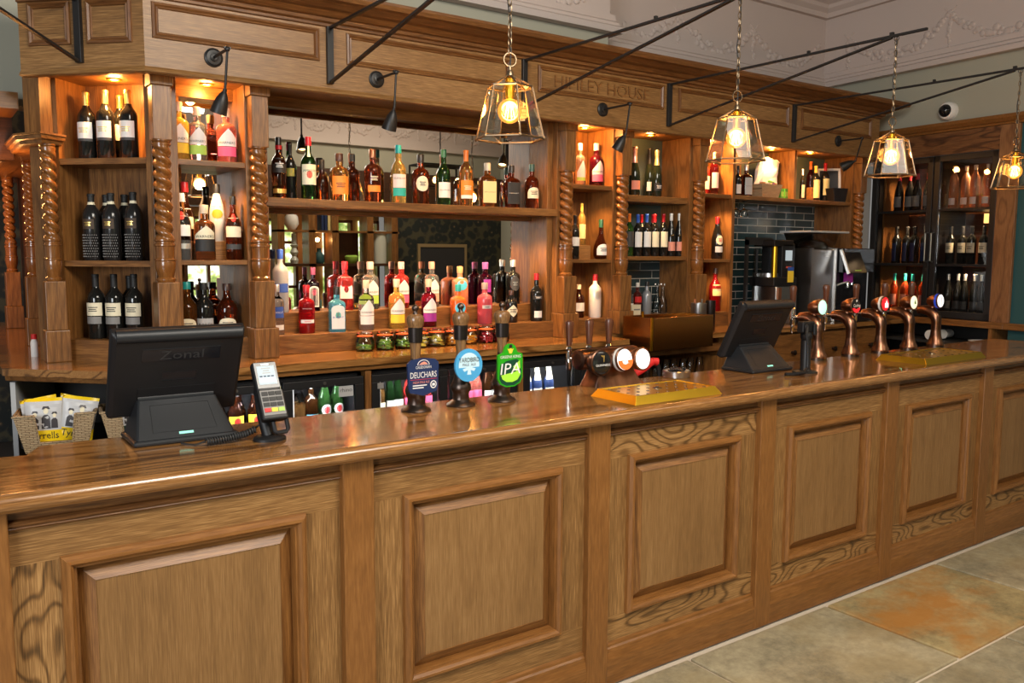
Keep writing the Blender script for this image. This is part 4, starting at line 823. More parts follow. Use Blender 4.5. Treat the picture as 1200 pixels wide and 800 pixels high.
ROWS=[
(0.707, 2.355, 2.172, 0.333, 0.0426, 'wine', 'dark', 'gold', [('rect', 60, 0.31, 0.55, 'white', '=', 'gold'), ('rect', 60, 0.27, 0.31, 'darkgrey', '', 'black')], 'gold-capped wine bottle with white label, leftmost of the front three on the top angled shelf', 'wine on the top shelf of the angled bay', 0, 2.0),
(0.781, 2.281, 2.172, 0.341, 0.0424, 'wine', 'dark', 'gold', [('rect', 60, 0.31, 0.55, 'white', '=', 'gold'), ('rect', 60, 0.27, 0.31, 'darkgrey', '', 'black')], 'gold-capped wine bottle with white label, middle of the front three on the top angled shelf', 'wine on the top shelf of the angled bay', 0, 2.0),
(0.87, 2.192, 2.172, 0.337, 0.0422, 'wine', 'dark', 'gold', [('rect', 60, 0.31, 0.55, 'white', '=', 'gold'), ('rect', 60, 0.27, 0.31, 'darkgrey', '', 'black')], 'gold-capped wine bottle with white label, rightmost of the front three on the top angled shelf', 'wine on the top shelf of the angled bay', 0, 2.0),
(0.861, 2.343, 2.172, 0.332, 0.0434, 'wine', 'dark', 'gold', [('rect', 60, 0.31, 0.55, 'white', '', 'black')], 'gold-capped wine bottle half hidden behind the rightmost pair on the top angled shelf', 'wine on the top shelf of the angled bay', 0, 2.0),
(0.709, 2.353, 1.672, 0.334, 0.0442, 'tallwine', 'darkdots', 'black', [('rect', 40, 0.47, 0.62, 'brownlabel', '=', 'gold'), ('rect', 110, 0.835, 0.875, 'cream', '', 'black')], 'dimpled black wine bottle with crest label, leftmost of the front three, angled bay', 'wine on the middle shelf of the angled bay', 0, 2.0),
(0.787, 2.276, 1.672, 0.337, 0.044, 'tallwine', 'darkdots', 'black', [('rect', 40, 0.47, 0.62, 'brownlabel', '=', 'gold'), ('rect', 110, 0.835, 0.875, 'cream', '', 'black')], 'dimpled black wine bottle with crest label, middle of the front three, angled bay', 'wine on the middle shelf of the angled bay', 0, 2.0),
(0.874, 2.189, 1.672, 0.341, 0.0438, 'tallwine', 'darkdots', 'black', [('rect', 40, 0.47, 0.62, 'brownlabel', '=', 'gold'), ('rect', 110, 0.835, 0.875, 'cream', '', 'black')], 'dimpled black wine bottle with crest label, rightmost of the front three, angled bay', 'wine on the middle shelf of the angled bay', 0, 2.0),
(0.789, 2.415, 1.672, 0.336, 0.0441, 'tallwine', 'darkdots', 'black', [('rect', 110, 0.835, 0.875, 'cream', '', 'black')], 'dimpled black wine bottle standing behind the middle front bottle on the middle angled shelf', 'wine on the middle shelf of the angled bay', 0, 2.0),
(0.863, 2.341, 1.672, 0.336, 0.0439, 'tallwine', 'darkdots', 'black', [('rect', 110, 0.835, 0.875, 'cream', '', 'black')], 'dimpled black wine bottle standing behind the rightmost front bottle on the middle angled shelf', 'wine on the middle shelf of the angled bay', 0, 2.0),
(0.712, 2.35, 1.275, 0.328, 0.0435, 'wine', 'dark', 'black', [('rect', 64, 0.36, 0.56, 'cream', '=', 'black'), ('rect', 55, 0.235, 0.345, 'grey', '', 'black')], 'cream-labelled wine bottle, leftmost of the front three at the bottom of the angled bay', 'wine on the bottom of the angled bay', 0, 2.0),
(0.785, 2.277, 1.275, 0.329, 0.0434, 'wine', 'dark', 'black', [('rect', 64, 0.36, 0.56, 'cream', '=', 'black'), ('rect', 55, 0.235, 0.345, 'grey', '', 'black')], 'cream-labelled wine bottle, middle of the front three at the bottom of the angled bay', 'wine on the bottom of the angled bay', 0, 2.0),
(0.864, 2.199, 1.275, 0.33, 0.0432, 'wine', 'dark', 'black', [('rect', 64, 0.36, 0.56, 'cream', '=', 'black'), ('rect', 55, 0.235, 0.345, 'grey', '', 'black')], 'cream-labelled wine bottle, rightmost of the front three at the bottom of the angled bay', 'wine on the bottom of the angled bay', 0, 2.0),
(0.87, 2.334, 1.275, 0.318, 0.0443, 'wine', 'dark', 'black', [], 'dark wine bottle in the shade behind the rightmost cream-labelled bottles of the angled bay', 'wine on the bottom of the angled bay', 0, 2.0),
(1.08, 2.09, 2.172, 0.288, 0.0512, 'gin', 'honeylight', 'clearcap', [('house', 58, 0.3, 0.62, 'white', "WARNER'S", 'black'), ('rect', 58, 0.12, 0.29, 'yellowband', '', 'black')], 'gin bottle of yellow liquid with white gabled label under the first black spotlight', 'gin on the top shelf of the narrow mirrored niche', 0, 2.0),
(1.171, 2.09, 2.172, 0.272, 0.0475, 'gin', 'clearliq', 'clearcap', [('house', 58, 0.3, 0.62, 'white', "WARNER'S", 'black'), ('rect', 58, 0.12, 0.29, 'limeband', '', 'black')], 'gin bottle of clear liquid with green band under its gabled label in the mirrored niche', 'gin on the top shelf of the narrow mirrored niche', 0, 2.0),
(1.317, 2.09, 2.172, 0.28, 0.0506, 'gin', 'pinkliq', 'clearcap', [('house', 58, 0.3, 0.62, 'white', "WARNER'S", 'black'), ('rect', 58, 0.12, 0.29, 'pinkband', '', 'black')], 'gin bottle of pink liquid with pink band, right side of the mirrored niche top shelf', 'gin on the top shelf of the narrow mirrored niche', 0, 2.0),
(1.064, 2.03, 1.676, 0.332, 0.0447, 'rum', 'clearliq', 'whitecap', [('rect', 60, 0.36, 0.66, 'white', 'BACARDI', 'black'), ('disc', 24, 0.6, 0.73, 'red', '', 'black'), ('rect', 60, 0.17, 0.25, 'silver', '', 'black')], 'clear white rum bottle with red disc on its white label in the mirrored niche', 'rum on the middle shelf of the narrow mirrored niche', 0.3, 2.0),
(1.111, 2.14, 1.676, 0.396, 0.0458, 'rum', 'amberdark', 'redcap', [('rect', 55, 0.4, 0.66, 'cream', '', 'black')], 'dark rum bottle with red cap standing behind the clear white rum', 'rum on the middle shelf of the narrow mirrored niche', 0, 2.0),
(1.174, 2.03, 1.676, 0.278, 0.0519, 'gin', 'copper', 'clearcap', [('house', 60, 0.38, 0.62, 'cream', "WARNER'S", 'black'), ('rect', 60, 0.16, 0.37, 'blacklabel', '', 'black')], 'copper coloured rum bottle with gabled label over a black band in the mirrored niche', 'rum on the middle shelf of the narrow mirrored niche', 0, 2.0),
(1.269, 2.13, 1.772, 0.295, 0.04, 'malibu', 'whiteglass', 'blackcap', [('disc', 42, 0.4, 0.56, 'sunset', '', 'black'), ('rect', 50, 0.58, 0.64, 'whiteglass', 'MALIBU', 'black')], 'white opaque coconut rum bottle with sunset disc on the wooden block', 'rum on the middle shelf of the narrow mirrored niche', 0, 2.0),
(1.323, 2.04, 1.676, 0.327, 0.0408, 'rum', 'amberred', 'blackcap', [('rect', 60, 0.36, 0.66, 'cream', 'BACARDI', 'black'), ('disc', 24, 0.6, 0.73, 'red', '', 'black'), ('rect', 60, 0.17, 0.25, 'darkgrey', '', 'black')], 'red-brown spiced rum bottle with red disc label, right side of the mirrored niche', 'rum on the middle shelf of the narrow mirrored niche', 0, 2.0),
(1.094, 2.1, 1.275, 0.29, 0.0503, 'rum', 'amber', 'tealcap', [('arch', 55, 0.12, 0.36, 'cream', '=', 'black')], 'amber rum bottle with teal wax cap behind the left till', 'rum at the bottom of the narrow mirrored niche', 0, 2.0),
(1.179, 2.1, 1.275, 0.284, 0.0487, 'rum', 'dark', 'black', [('rect', 60, 0.14, 0.36, 'greylabel', 'KRAKEN', 'black')], 'black rum bottle with two loop handles and grey label behind the left till', 'rum at the bottom of the narrow mirrored niche', 0, 2.0),
(1.297, 2.1, 1.275, 0.278, 0.0517, 'rum', 'amberred', 'darkcap', [('arch', 55, 0.12, 0.36, 'cream', '=', 'black')], 'amber rum bottle with dark stopper, nearest the second twisted column', 'rum at the bottom of the narrow mirrored niche', 0, 2.0),
(1.588, 2.08, 2.002, 0.325, 0.0388, 'whisky', 'amberdark', 'blackred', [('rect', 60, 0.42, 0.66, 'blacklabel', '=', 'white'), ('rect', 60, 0.09, 0.16, 'gold', '', 'black')], 'dark whiskey bottle with black label and red neck ring, first on the long mirror shelf', 'whisky on the long shelf of the mirror bay', 0, 2.0),
(1.678, 2.15, 2.002, 0.307, 0.0269, 'wine', 'dark', 'black', [('rect', 45, 0.42, 0.56, 'olive', '', 'black')], 'slim black bottle with olive label, second on the long mirror shelf', 'whisky on the long shelf of the mirror bay', 0, 2.0),
(1.754, 2.08, 2.002, 0.34, 0.0408, 'whisky', 'greenglass', 'redcap', [('rect', 62, 0.24, 0.56, 'cream', 'JAMESON', 'green'), ('disc', 22, 0.34, 0.46, 'crest', '', 'black'), ('rect', 18, 0.68, 0.86, 'cream', '', 'black')], 'green whiskey bottle with red cap and cream label on the long mirror shelf', 'whisky on the long shelf of the mirror bay', 0, 2.0),
(1.856, 2.14, 2.002, 0.231, 0.0358, 'squat', 'amberdark', 'black', [], 'short dark whisky bottle with black cap beside the green whiskey bottle', 'whisky on the long shelf of the mirror bay', 0, 2.0),
(1.935, 2.08, 2.002, 0.264, 0.0525, 'gin', 'amberlight', 'darkcap', [('rect', 55, 0.14, 0.52, 'orangelabel', '=', 'brownlabel')], 'broad whisky bottle with large orange label on the long mirror shelf', 'whisky on the long shelf of the mirror bay', 0, 2.0),
(2.043, 2.14, 2.002, 0.272, 0.0366, 'whisky', 'amberdark', 'black', [], 'dark whisky bottle with black cap behind the broad orange-labelled bottle', 'whisky on the long shelf of the mirror bay', 0, 2.0),
(2.14, 2.08, 2.002, 0.302, 0.0489, 'gin', 'amberred', 'coppercap', [('rect', 45, 0.2, 0.32, 'orangelabel', '', 'black'), ('rect', 45, 0.34, 0.56, 'amberred', '=', 'cream')], 'deep red whisky bottle with copper cap and small orange label on the mirror shelf', 'whisky on the long shelf of the mirror bay', 0, 2.0),
(2.305, 2.08, 2.002, 0.338, 0.0436, 'whisky', 'amberyellow', 'tealcap', [('rect', 58, 0.27, 0.5, 'pinkwhite', 'GLENLIVET', 'black'), ('rect', 58, 0.13, 0.265, 'tealband', '', 'black')], 'pale whisky bottle with teal cap and white-over-teal label on the mirror shelf', 'whisky on the long shelf of the mirror bay', 0, 2.0),
(2.452, 2.08, 2.002, 0.295, 0.0507, 'gin', 'amberred', 'blackcap', [('disc', 46, 0.26, 0.56, 'cream', '=', 'black')], 'amber whisky bottle with round cream label and black cap on the mirror shelf', 'whisky on the long shelf of the mirror bay', 0, 2.0),
(2.611, 2.08, 2.002, 0.336, 0.0412, 'whisky', 'greenglass', 'greencap', [('rect', 60, 0.14, 0.41, 'white', 'Glenfiddich', 'black')], 'green whisky bottle with white label in front of the reflected chandelier', 'whisky on the long shelf of the mirror bay', 0, 2.0),
(2.77, 2.08, 2.002, 0.342, 0.0433, 'wine', 'amberlight', 'orangecap', [('rect', 60, 0.2, 0.46, 'orangelabel', '=', 'cream'), ('rect', 60, 0.14, 0.2, 'white', '', 'black')], 'whisky bottle with orange cap and orange label on the mirror shelf', 'whisky on the long shelf of the mirror bay', 0, 2.0),
(2.927, 2.08, 2.002, 0.275, 0.0521, 'square', 'amber', 'clearcap', [('rect', 41, 0.1, 0.58, 'yellowlabel', "JACK DANIEL'S", 'black')], 'square whiskey bottle with big pale yellow label on the mirror shelf', 'whisky on the long shelf of the mirror bay', 0, 6.0),
(3.111, 2.08, 2.002, 0.271, 0.0491, 'square', 'amberred', 'blackcap', [('rect', 41, 0.1, 0.6, 'blacklabel', "JACK DANIEL'S", 'white')], 'square whiskey bottle with black label and black cap on the mirror shelf', 'whisky on the long shelf of the mirror bay', 0, 6.0),
(3.274, 2.08, 2.002, 0.289, 0.0457, 'gin', 'amberred', 'darkteal', [('arch', 55, 0.24, 0.48, 'cream', '=', 'brownlabel')], 'red-brown bourbon bottle with dark teal cap, last on the mirror shelf', 'whisky on the long shelf of the mirror bay', 0, 2.0),
(1.547, 2.045, 1.275, 0.271, 0.0368, 'vodka', 'clearliq', 'silvercap', [('rect', 55, 0.34, 0.56, 'bluelabel', 'ABSOLUT', 'white'), ('rect', 55, 0.1, 0.2, 'white', '', 'black')], 'clear vodka bottle with blue lettering on the front step, first by the column', 'spirits on the front step of the mirror bay', 0.72, 2.0),
(1.612, 2.16, 1.387, 0.346, 0.0424, 'vodka', 'frost', 'bluecap', [('rect', 55, 0.32, 0.46, 'bluelabel', '', 'black')], 'tall frosted vodka bottle with blue cap on the back step', 'spirits on the back step of the mirror bay', 0, 2.0),
(1.713, 2.045, 1.275, 0.264, 0.0446, 'gin', 'redliq', 'redcap', [('rect', 50, 0.22, 0.29, 'white', '=', 'red'), ('rect', 40, 0.42, 0.62, 'redliq', 'WHITLEY NEILL', 'white')], 'bright red raspberry gin bottle on the front step', 'spirits on the front step of the mirror bay', 0, 2.0),
(1.801, 2.16, 1.387, 0.247, 0.0338, 'square', 'darkpurple', 'mauvecap', [('archtall', 40, 0.1, 0.576, 'white', '', 'black'), ('archtall', 34, 0.13, 0.54, 'darkpurple', '', 'black'), ('disc', 18, 0.36, 0.5, 'pinkband', '', 'black')], 'dark bramble gin bottle with mauve cap behind the red raspberry gin', 'spirits on the back step of the mirror bay', 0, 4.0),
(1.891, 2.045, 1.275, 0.251, 0.0456, 'square', 'blueliq', 'blackcap', [('archtall', 40, 0.07, 0.6, 'white', 'BOMBAY', 'blue'), ('disc', 18, 0.3, 0.45, 'tealband', '', 'black')], 'sky blue square gin bottle with white arched label on the front step', 'spirits on the front step of the mirror bay', 0, 5.0),
(1.994, 2.16, 1.387, 0.28, 0.0444, 'square', 'pinkred', 'redcap', [('rect', 40, 0.24, 0.68, 'pinkwhite', '=', 'red'), ('disc', 16, 0.36, 0.5, 'redliq', '', 'black')], 'red pink-gin bottle with red cap and pale label on the back step', 'spirits on the back step of the mirror bay', 0, 5.0),
(2.072, 2.045, 1.275, 0.286, 0.0441, 'gin', 'clearliq', 'clearcap', [('house', 58, 0.3, 0.62, 'white', "WARNER'S", 'black'), ('rect', 58, 0.12, 0.29, 'white', '', 'black')], 'clear gin bottle with dark berries inside and white gabled label on the front step', 'spirits on the front step of the mirror bay', 0.6, 2.0),
(2.154, 2.16, 1.387, 0.278, 0.0503, 'gin', 'clearliq', 'pinkcap', [('house', 58, 0.3, 0.62, 'white', "WARNER'S", 'black'), ('rect', 58, 0.12, 0.29, 'limeband', '', 'black')], 'clear gin bottle with lime green band on the back step', 'spirits on the back step of the mirror bay', 0, 2.0),
(2.267, 2.045, 1.275, 0.289, 0.0476, 'gin', 'honeyliq', 'clearcap', [('house', 58, 0.3, 0.62, 'white', "WARNER'S", 'black'), ('rect', 58, 0.12, 0.29, 'yellowband', '', 'black')], 'golden honey gin bottle with gabled white label on the front step', 'spirits on the front step of the mirror bay', 0, 2.0),
(2.36, 2.16, 1.387, 0.277, 0.0463, 'gin', 'pinkred', 'pinkcap', [('house', 58, 0.3, 0.62, 'white', "WARNER'S", 'black'), ('rect', 58, 0.12, 0.29, 'pinkband', '', 'black')], 'red gin bottle with hot pink band on the back step', 'spirits on the back step of the mirror bay', 0, 2.0),
(2.483, 2.045, 1.275, 0.286, 0.0462, 'gin', 'plumliq', 'clearcap', [('house', 58, 0.3, 0.62, 'white', "WARNER'S", 'black'), ('rect', 58, 0.12, 0.29, 'purpleband', '', 'black')], 'plum purple gin bottle with gabled white label on the front step', 'spirits on the front step of the mirror bay', 0, 2.0),
(2.57, 2.16, 1.387, 0.277, 0.0461, 'gin', 'clearliq', 'salmoncap', [('house', 58, 0.3, 0.62, 'white', "WARNER'S", 'black'), ('rect', 58, 0.12, 0.29, 'peachband', '', 'black')], 'clear gin bottle with peach band and salmon cap on the back step', 'spirits on the back step of the mirror bay', 0, 2.0),
(2.69, 2.045, 1.275, 0.251, 0.046, 'square', 'orangeliq', 'tealcap', [('disc', 38, 0.3, 0.56, 'skyblue', '', 'black')], 'bright orange gin bottle with sky blue disc on the front step', 'spirits on the front step of the mirror bay', 0, 5.0),
(2.774, 2.16, 1.387, 0.247, 0.0471, 'square', 'orangelight', 'corkcap', [('disc', 36, 0.4, 0.66, 'skyblue', '', 'black'), ('rect', 40, 0.7, 0.72, 'skyblue', '', 'black')], 'pale orange gin bottle with cork stopper and blue disc on the back step', 'spirits on the back step of the mirror bay', 0, 5.0),
(2.886, 2.045, 1.275, 0.259, 0.0483, 'gin', 'pinkgrad', 'greycap', [('rect', 36, 0.38, 0.46, 'greylabel', '=', 'black')], 'pink and orange gin bottle with grey nameplate on the front step', 'spirits on the front step of the mirror bay', 0, 2.0),
(2.965, 2.16, 1.387, 0.273, 0.0481, 'gin', 'plumdark', 'purplecap', [('rect', 30, 0.3, 0.6, 'purpleband', '', 'black')], 'dark plum gin bottle with purple cap on the back step', 'spirits on the back step of the mirror bay', 0, 2.0),
(3.09, 2.045, 1.275, 0.206, 0.0412, 'gin', 'dark', 'darkcap', [('diamond', 62, 0.18, 0.56, 'cream', '=', 'black')], 'black apothecary gin bottle with cream diamond label on the front step', 'spirits on the front step of the mirror bay', 0, 2.0),
(3.184, 2.16, 1.387, 0.289, 0.0478, 'gin', 'dark', 'silvercap', [('disc', 42, 0.3, 0.62, 'darkgrey', '=', 'silver')], 'black gin bottle with silver pourer and grey round label on the back step', 'spirits on the back step of the mirror bay', 0, 2.0),
(3.292, 2.045, 1.275, 0.313, 0.0406, 'whisky', 'dark', 'redcap', [('rect', 55, 0.46, 0.54, 'blacklabel', '=', 'white'), ('rect', 40, 0.08, 0.22, 'white', '', 'black')], 'black liqueur bottle with red neck at the right end of the front step', 'spirits on the front step of the mirror bay', 0, 2.0),
(3.703, 2.11, 2.175, 0.284, 0.0377, 'gin', 'clearliq', 'whitecap', [('house', 55, 0.2, 0.6, 'white', '', ''), ('rect', 55, 0.12, 0.2, 'limeband', '', 'black')], 'clear gin bottle partly behind the third twisted column', 'gin on the top shelf of the slim niche', 0, 2.0),
(3.848, 2.11, 2.175, 0.295, 0.047, 'gin', 'plumliq', 'whitecap', [('house', 58, 0.28, 0.6, 'pinkwhite', "WARNER'S", 'black'), ('rect', 58, 0.12, 0.28, 'pinkband', '', 'black')], 'raspberry gin bottle with pink and white label in the slim niche', 'gin on the top shelf of the slim niche', 0, 2.0),
(3.616, 2.05, 1.68, 0.294, 0.0316, 'wine', 'dark', 'black', [('rect', 58, 0.3, 0.5, 'white', '', 'black')], 'black bottle with white label partly behind the third twisted column', 'spirits on the middle shelf of the slim niche', 0, 2.0),
(3.767, 2.16, 1.775, 0.289, 0.0281, 'wine', 'amberyellow', 'yellowcap', [('rect', 58, 0.16, 0.5, 'yellowlabel', '', 'black')], 'tall pale bottle with long yellow cap on the wooden block', 'spirits on the middle shelf of the slim niche', 0, 2.0),
(3.875, 2.08, 1.68, 0.273, 0.0518, 'cognac', 'amberred', 'greencap', [('arch', 58, 0.1, 0.38, 'white', '=', 'black')], 'round bellied brandy bottle with green cap in the slim niche', 'spirits on the middle shelf of the slim niche', 0, 2.0),
(3.837, 2.09, 1.275, 0.301, 0.0431, 'vodka', 'frostwhite', 'redcap', [('disc', 40, 0.42, 0.62, 'silver', '', 'black')], 'white frosted bottle with red cap and silver disc in the slim niche', 'spirits at the bottom of the slim niche', 0, 2.0),
(3.732, 2.14, 1.275, 0.23, 0.0386, 'whisky', 'amberdark', 'clearcap', [('rect', 58, 0.2, 0.45, 'white', '', 'black')], 'dark bottle with white label low down behind the third twisted column', 'spirits at the bottom of the slim niche', 0, 2.0),
(4.219, 2.12, 2.125, 0.351, 0.0397, 'champ', 'champdark', 'pinkfoil', [('rect', 58, 0.14, 0.32, 'salmonlabel', '', 'black')], 'champagne bottle with pink foil and salmon label in the tiled bay', 'sparkling wine on the top shelf of the tiled bay', 0, 2.0),
(4.416, 2.17, 2.125, 0.361, 0.0375, 'champ', 'champdark', 'blackcap', [('rect', 58, 0.14, 0.32, 'white', '', 'black')], 'champagne bottle with black foil and white label in the tiled bay', 'sparkling wine on the top shelf of the tiled bay', 0, 2.0),
(4.411, 2.09, 2.125, 0.338, 0.0387, 'champ', 'champdark', 'goldfoil', [('rect', 58, 0.14, 0.3, 'blacklabel', '=', 'white')], 'champagne bottle with gold foil and black label in the tiled bay', 'sparkling wine on the top shelf of the tiled bay', 0, 2.0),
(4.131, 2.07, 1.7, 0.302, 0.0312, 'wine', 'greenlight', 'orangecap', [('rect', 62, 0.22, 0.58, 'darkgrey', '', 'black')], 'green wine bottle with orange cap beside the fourth column', 'wine on the middle shelf of the tiled bay', 0, 2.0),
(4.214, 2.07, 1.7, 0.298, 0.0315, 'wine', 'dark', 'bluecap', [('rect', 62, 0.22, 0.58, 'white', '', 'black')], 'red wine bottle with blue cap and white label, nearest the green bottle', 'wine on the middle shelf of the tiled bay', 0, 2.0),
(4.302, 2.07, 1.7, 0.304, 0.0317, 'wine', 'dark', 'bluecap', [('rect', 62, 0.22, 0.58, 'white', '', 'black')], 'red wine bottle with blue cap and white label, nearest the cream labels', 'wine on the middle shelf of the tiled bay', 0, 2.0),
(4.384, 2.07, 1.7, 0.306, 0.032, 'wine', 'dark', 'redcap', [('rect', 62, 0.22, 0.58, 'cream', '', 'black')], 'red wine bottle with red cap and cream label, nearest the blue caps', 'wine on the middle shelf of the tiled bay', 0, 2.0),
(4.471, 2.07, 1.7, 0.309, 0.0322, 'wine', 'dark', 'redcap', [('rect', 62, 0.22, 0.58, 'cream', '', 'black')], 'red wine bottle with red cap and cream label, nearest the white caps', 'wine on the middle shelf of the tiled bay', 0, 2.0),
(4.55, 2.07, 1.7, 0.314, 0.0324, 'burg', 'dark', 'whitecap', [('rect', 62, 0.13, 0.34, 'salmonlabel', '', 'black')], 'red wine bottle with white cap and salmon label, inner of the pair', 'wine on the middle shelf of the tiled bay', 0, 2.0),
(4.635, 2.07, 1.7, 0.317, 0.0327, 'burg', 'dark', 'whitecap', [('rect', 62, 0.13, 0.34, 'salmonlabel', '', 'black')], 'red wine bottle with white cap and salmon label, end of the row', 'wine on the middle shelf of the tiled bay', 0, 2.0),
(4.338, 2.16, 1.7, 0.305, 0.0313, 'wine', 'dark', 'redcap', [], 'red-capped wine bottle in the second row behind the blue caps', 'wine on the middle shelf of the tiled bay', 0, 2.0),
(4.451, 2.16, 1.7, 0.308, 0.0316, 'wine', 'dark', 'redcap', [], 'red-capped wine bottle in the second row behind the cream labels', 'wine on the middle shelf of the tiled bay', 0, 2.0),
(4.299, 2.15, 1.275, 0.233, 0.0314, 'whisky', 'redsyrup', 'whitecap', [('rect', 60, 0.38, 0.56, 'red', '', 'black')], 'red syrup bottle with white cap on the tiled bay ledge', 'mixers on the ledge of the tiled bay', 0, 2.0),
(4.394, 2.15, 1.275, 0.238, 0.0348, 'whisky', 'steelgrey', 'blackcap', [], 'grey bottle with black pourer on the tiled bay ledge', 'mixers on the ledge of the tiled bay', 0, 2.0),
(4.223, 2.15, 1.275, 0.209, 0.028, 'whisky', 'clearliq', 'whitecap', [('rect', 55, 0.2, 0.4, 'white', '', 'black')], 'small clear bottle beside the fourth column base on the ledge', 'mixers on the ledge of the tiled bay', 0, 2.0),
(5.033, 2.1, 2.17, 0.325, 0.0344, 'wine', 'redwine', 'whitecap', [('rect', 60, 0.16, 0.52, 'white', '', 'black')], 'bottle with white label in the end niche top shelf', 'bottles on the top shelf of the end niche', 0, 2.0),
(4.999, 2.15, 2.17, 0.276, 0.0296, 'wine', 'pinkred', 'redcap', [('rect', 60, 0.16, 0.52, 'white', '', 'black')], 'rose bottle beside the fifth column in the end niche', 'bottles on the top shelf of the end niche', 0, 2.0),
(5.065, 2.08, 1.68, 0.324, 0.0429, 'burg', 'dark', 'redcap', [('disc', 45, 0.34, 0.56, 'cream', '=', 'red'), ('rect', 50, 0.16, 0.3, 'white', '', 'black')], 'black vermouth bottle with red cap and round label in the end niche', 'bottles in the end niche', 0, 2.0),
(5.08, 2.1, 1.275, 0.335, 0.0467, 'rum', 'redliq', 'darkcap', [('rect', 55, 0.36, 0.62, 'yellowlabel', 'APEROL', 'blue')], 'bright red aperitif bottle with yellow label in the end niche', 'bottles in the end niche', 0, 2.0),
(5.333, 2.12, 2.17, 0.243, 0.027, 'whisky', 'dark', 'black', [('rect', 55, 0.1, 0.4, 'white', '', 'black')], 'black bottle at the left end of the shelf over the tiles', 'bottles on the shelf over the tiles', 0, 2.0),
(5.43, 2.12, 2.17, 0.255, 0.0408, 'square', 'amberdark', 'silvercap', [('rect', 42, 0.08, 0.6, 'greylabel', "JACK DANIEL'S", 'black')], 'square bottle with large grey label at the left of the shelf over the tiles', 'bottles on the shelf over the tiles', 0, 5.0),
(6.155, 2.12, 2.17, 0.265, 0.0199, 'wine', 'dark', 'whitecap', [('rect', 50, 0.1, 0.5, 'cream', '', 'black')], 'slim bottle with white cap against the shelf divider', 'bottles on the shelf over the tiles', 0, 2.0),
(6.374, 2.2, 2.17, 0.349, 0.0333, 'wine', 'redwine', 'orangecap', [], 'dark red wine bottle with orange cap behind the yellow labels', 'bottles on the shelf over the tiles', 0, 2.0),
(6.336, 2.12, 2.17, 0.304, 0.0366, 'wine', 'dark', 'yellowcap', [('rect', 60, 0.1, 0.6, 'yellowlabel', '', 'black')], 'wine bottle with yellow cap and pale yellow label by the shelf divider', 'bottles on the shelf over the tiles', 0, 2.0),
(6.468, 2.12, 2.17, 0.334, 0.037, 'wine', 'dark', 'redcap', [('rect', 60, 0.18, 0.6, 'yellowlabel', '', 'black')], 'wine bottle with red cap and pale yellow label next to the picture', 'bottles on the shelf over the tiles', 0, 2.0)]

for x, y, z, H, Rr, shp, body, cap, labs, lab, grp, fill, n in ROWS:
    bottle(x, y, z, H, Rr, shp, body, cap, labs, lab, grp, fill, n, R(-38) if 'angled bay' in grp else R(-14))
def blabel(a, z0, z1, m, txt='', tc='black', shp='rect'): return (shp, a, z0, z1, m, txt, tc)
# wine cabinet: five bottles on every half shelf
def cabrow(x0, x1, k, z, first, label, y=.12, group='bottles in the wine cabinet'):
    for i in range(k):
        p = RW @ Vector((x0+(x1-x0)*i/(k-1), y+.02*(i % 2), z))
        if i == 0: first.location = p; first.rotation_euler = (0, 0, RA); first['label'] = label; first['group'] = group+', '+label
        else: dup(first, p, RA)
cabrow(.15, .51, 5, 2.105, bottle(0, 0, 0, .325, .040, 'burg', 'dark', 'redcap', [blabel(62, .12, .40, 'grey')], ''), 'red-capped wine bottle with grey label, top left shelf of the wine cabinet')
cabrow(.67, 1.04, 5, 2.105, bottle(0, 0, 0, .355, .036, 'tallwine', 'roseliq', 'clearcap', [blabel(50, .10, .26, 'pinkwhite')], ''), 'clear rose bottle, top right shelf of the wine cabinet')
cabrow(.15, .51, 5, 1.645, bottle(0, 0, 0, .325, .040, 'wine', 'dark', 'black', [blabel(30, .06, .55, 'navy')], ''), 'black wine bottle with dark label, middle left shelf of the wine cabinet')
cabrow(.67, 1.04, 5, 1.645, bottle(0, 0, 0, .315, .037, 'wine', 'dark', 'black', [blabel(66, .30, .56, 'cream', '=', 'black')], ''), 'dark wine bottle with cream label, middle right shelf of the wine cabinet')
cabrow(.15, .51, 5, 1.235, bottle(0, 0, 0, .315, .036, 'wine', 'orangered', 'tealcap', [blabel(60, .12, .42, 'salmonlabel')], ''), 'bright orange-red bottle with teal cap, bottom left of the wine cabinet')
cabrow(.67, 1.04, 6, 1.235, bottle(0, 0, 0, .325, .036, 'burg', 'dark', 'silvercap', [blabel(62, .10, .30, 'darkgrey')], ''), 'dark wine bottle with pale cap, bottom right of the wine cabinet')
p = RW @ Vector((.44, .30, 2.105)); bottle(p.x, p.y, p.z, .36, .04, 'tallwine', 'greenlight', 'green', [], 'bright green bottle at the back of the top left shelf of the wine cabinet', rz=RA)
p = RW @ Vector((.52, .28, 2.105)); bottle(p.x, p.y, p.z, .36, .04, 'tallwine', 'greenlight', 'green', [], 'bright green bottle in the corner of the top left shelf of the wine cabinet', rz=RA)

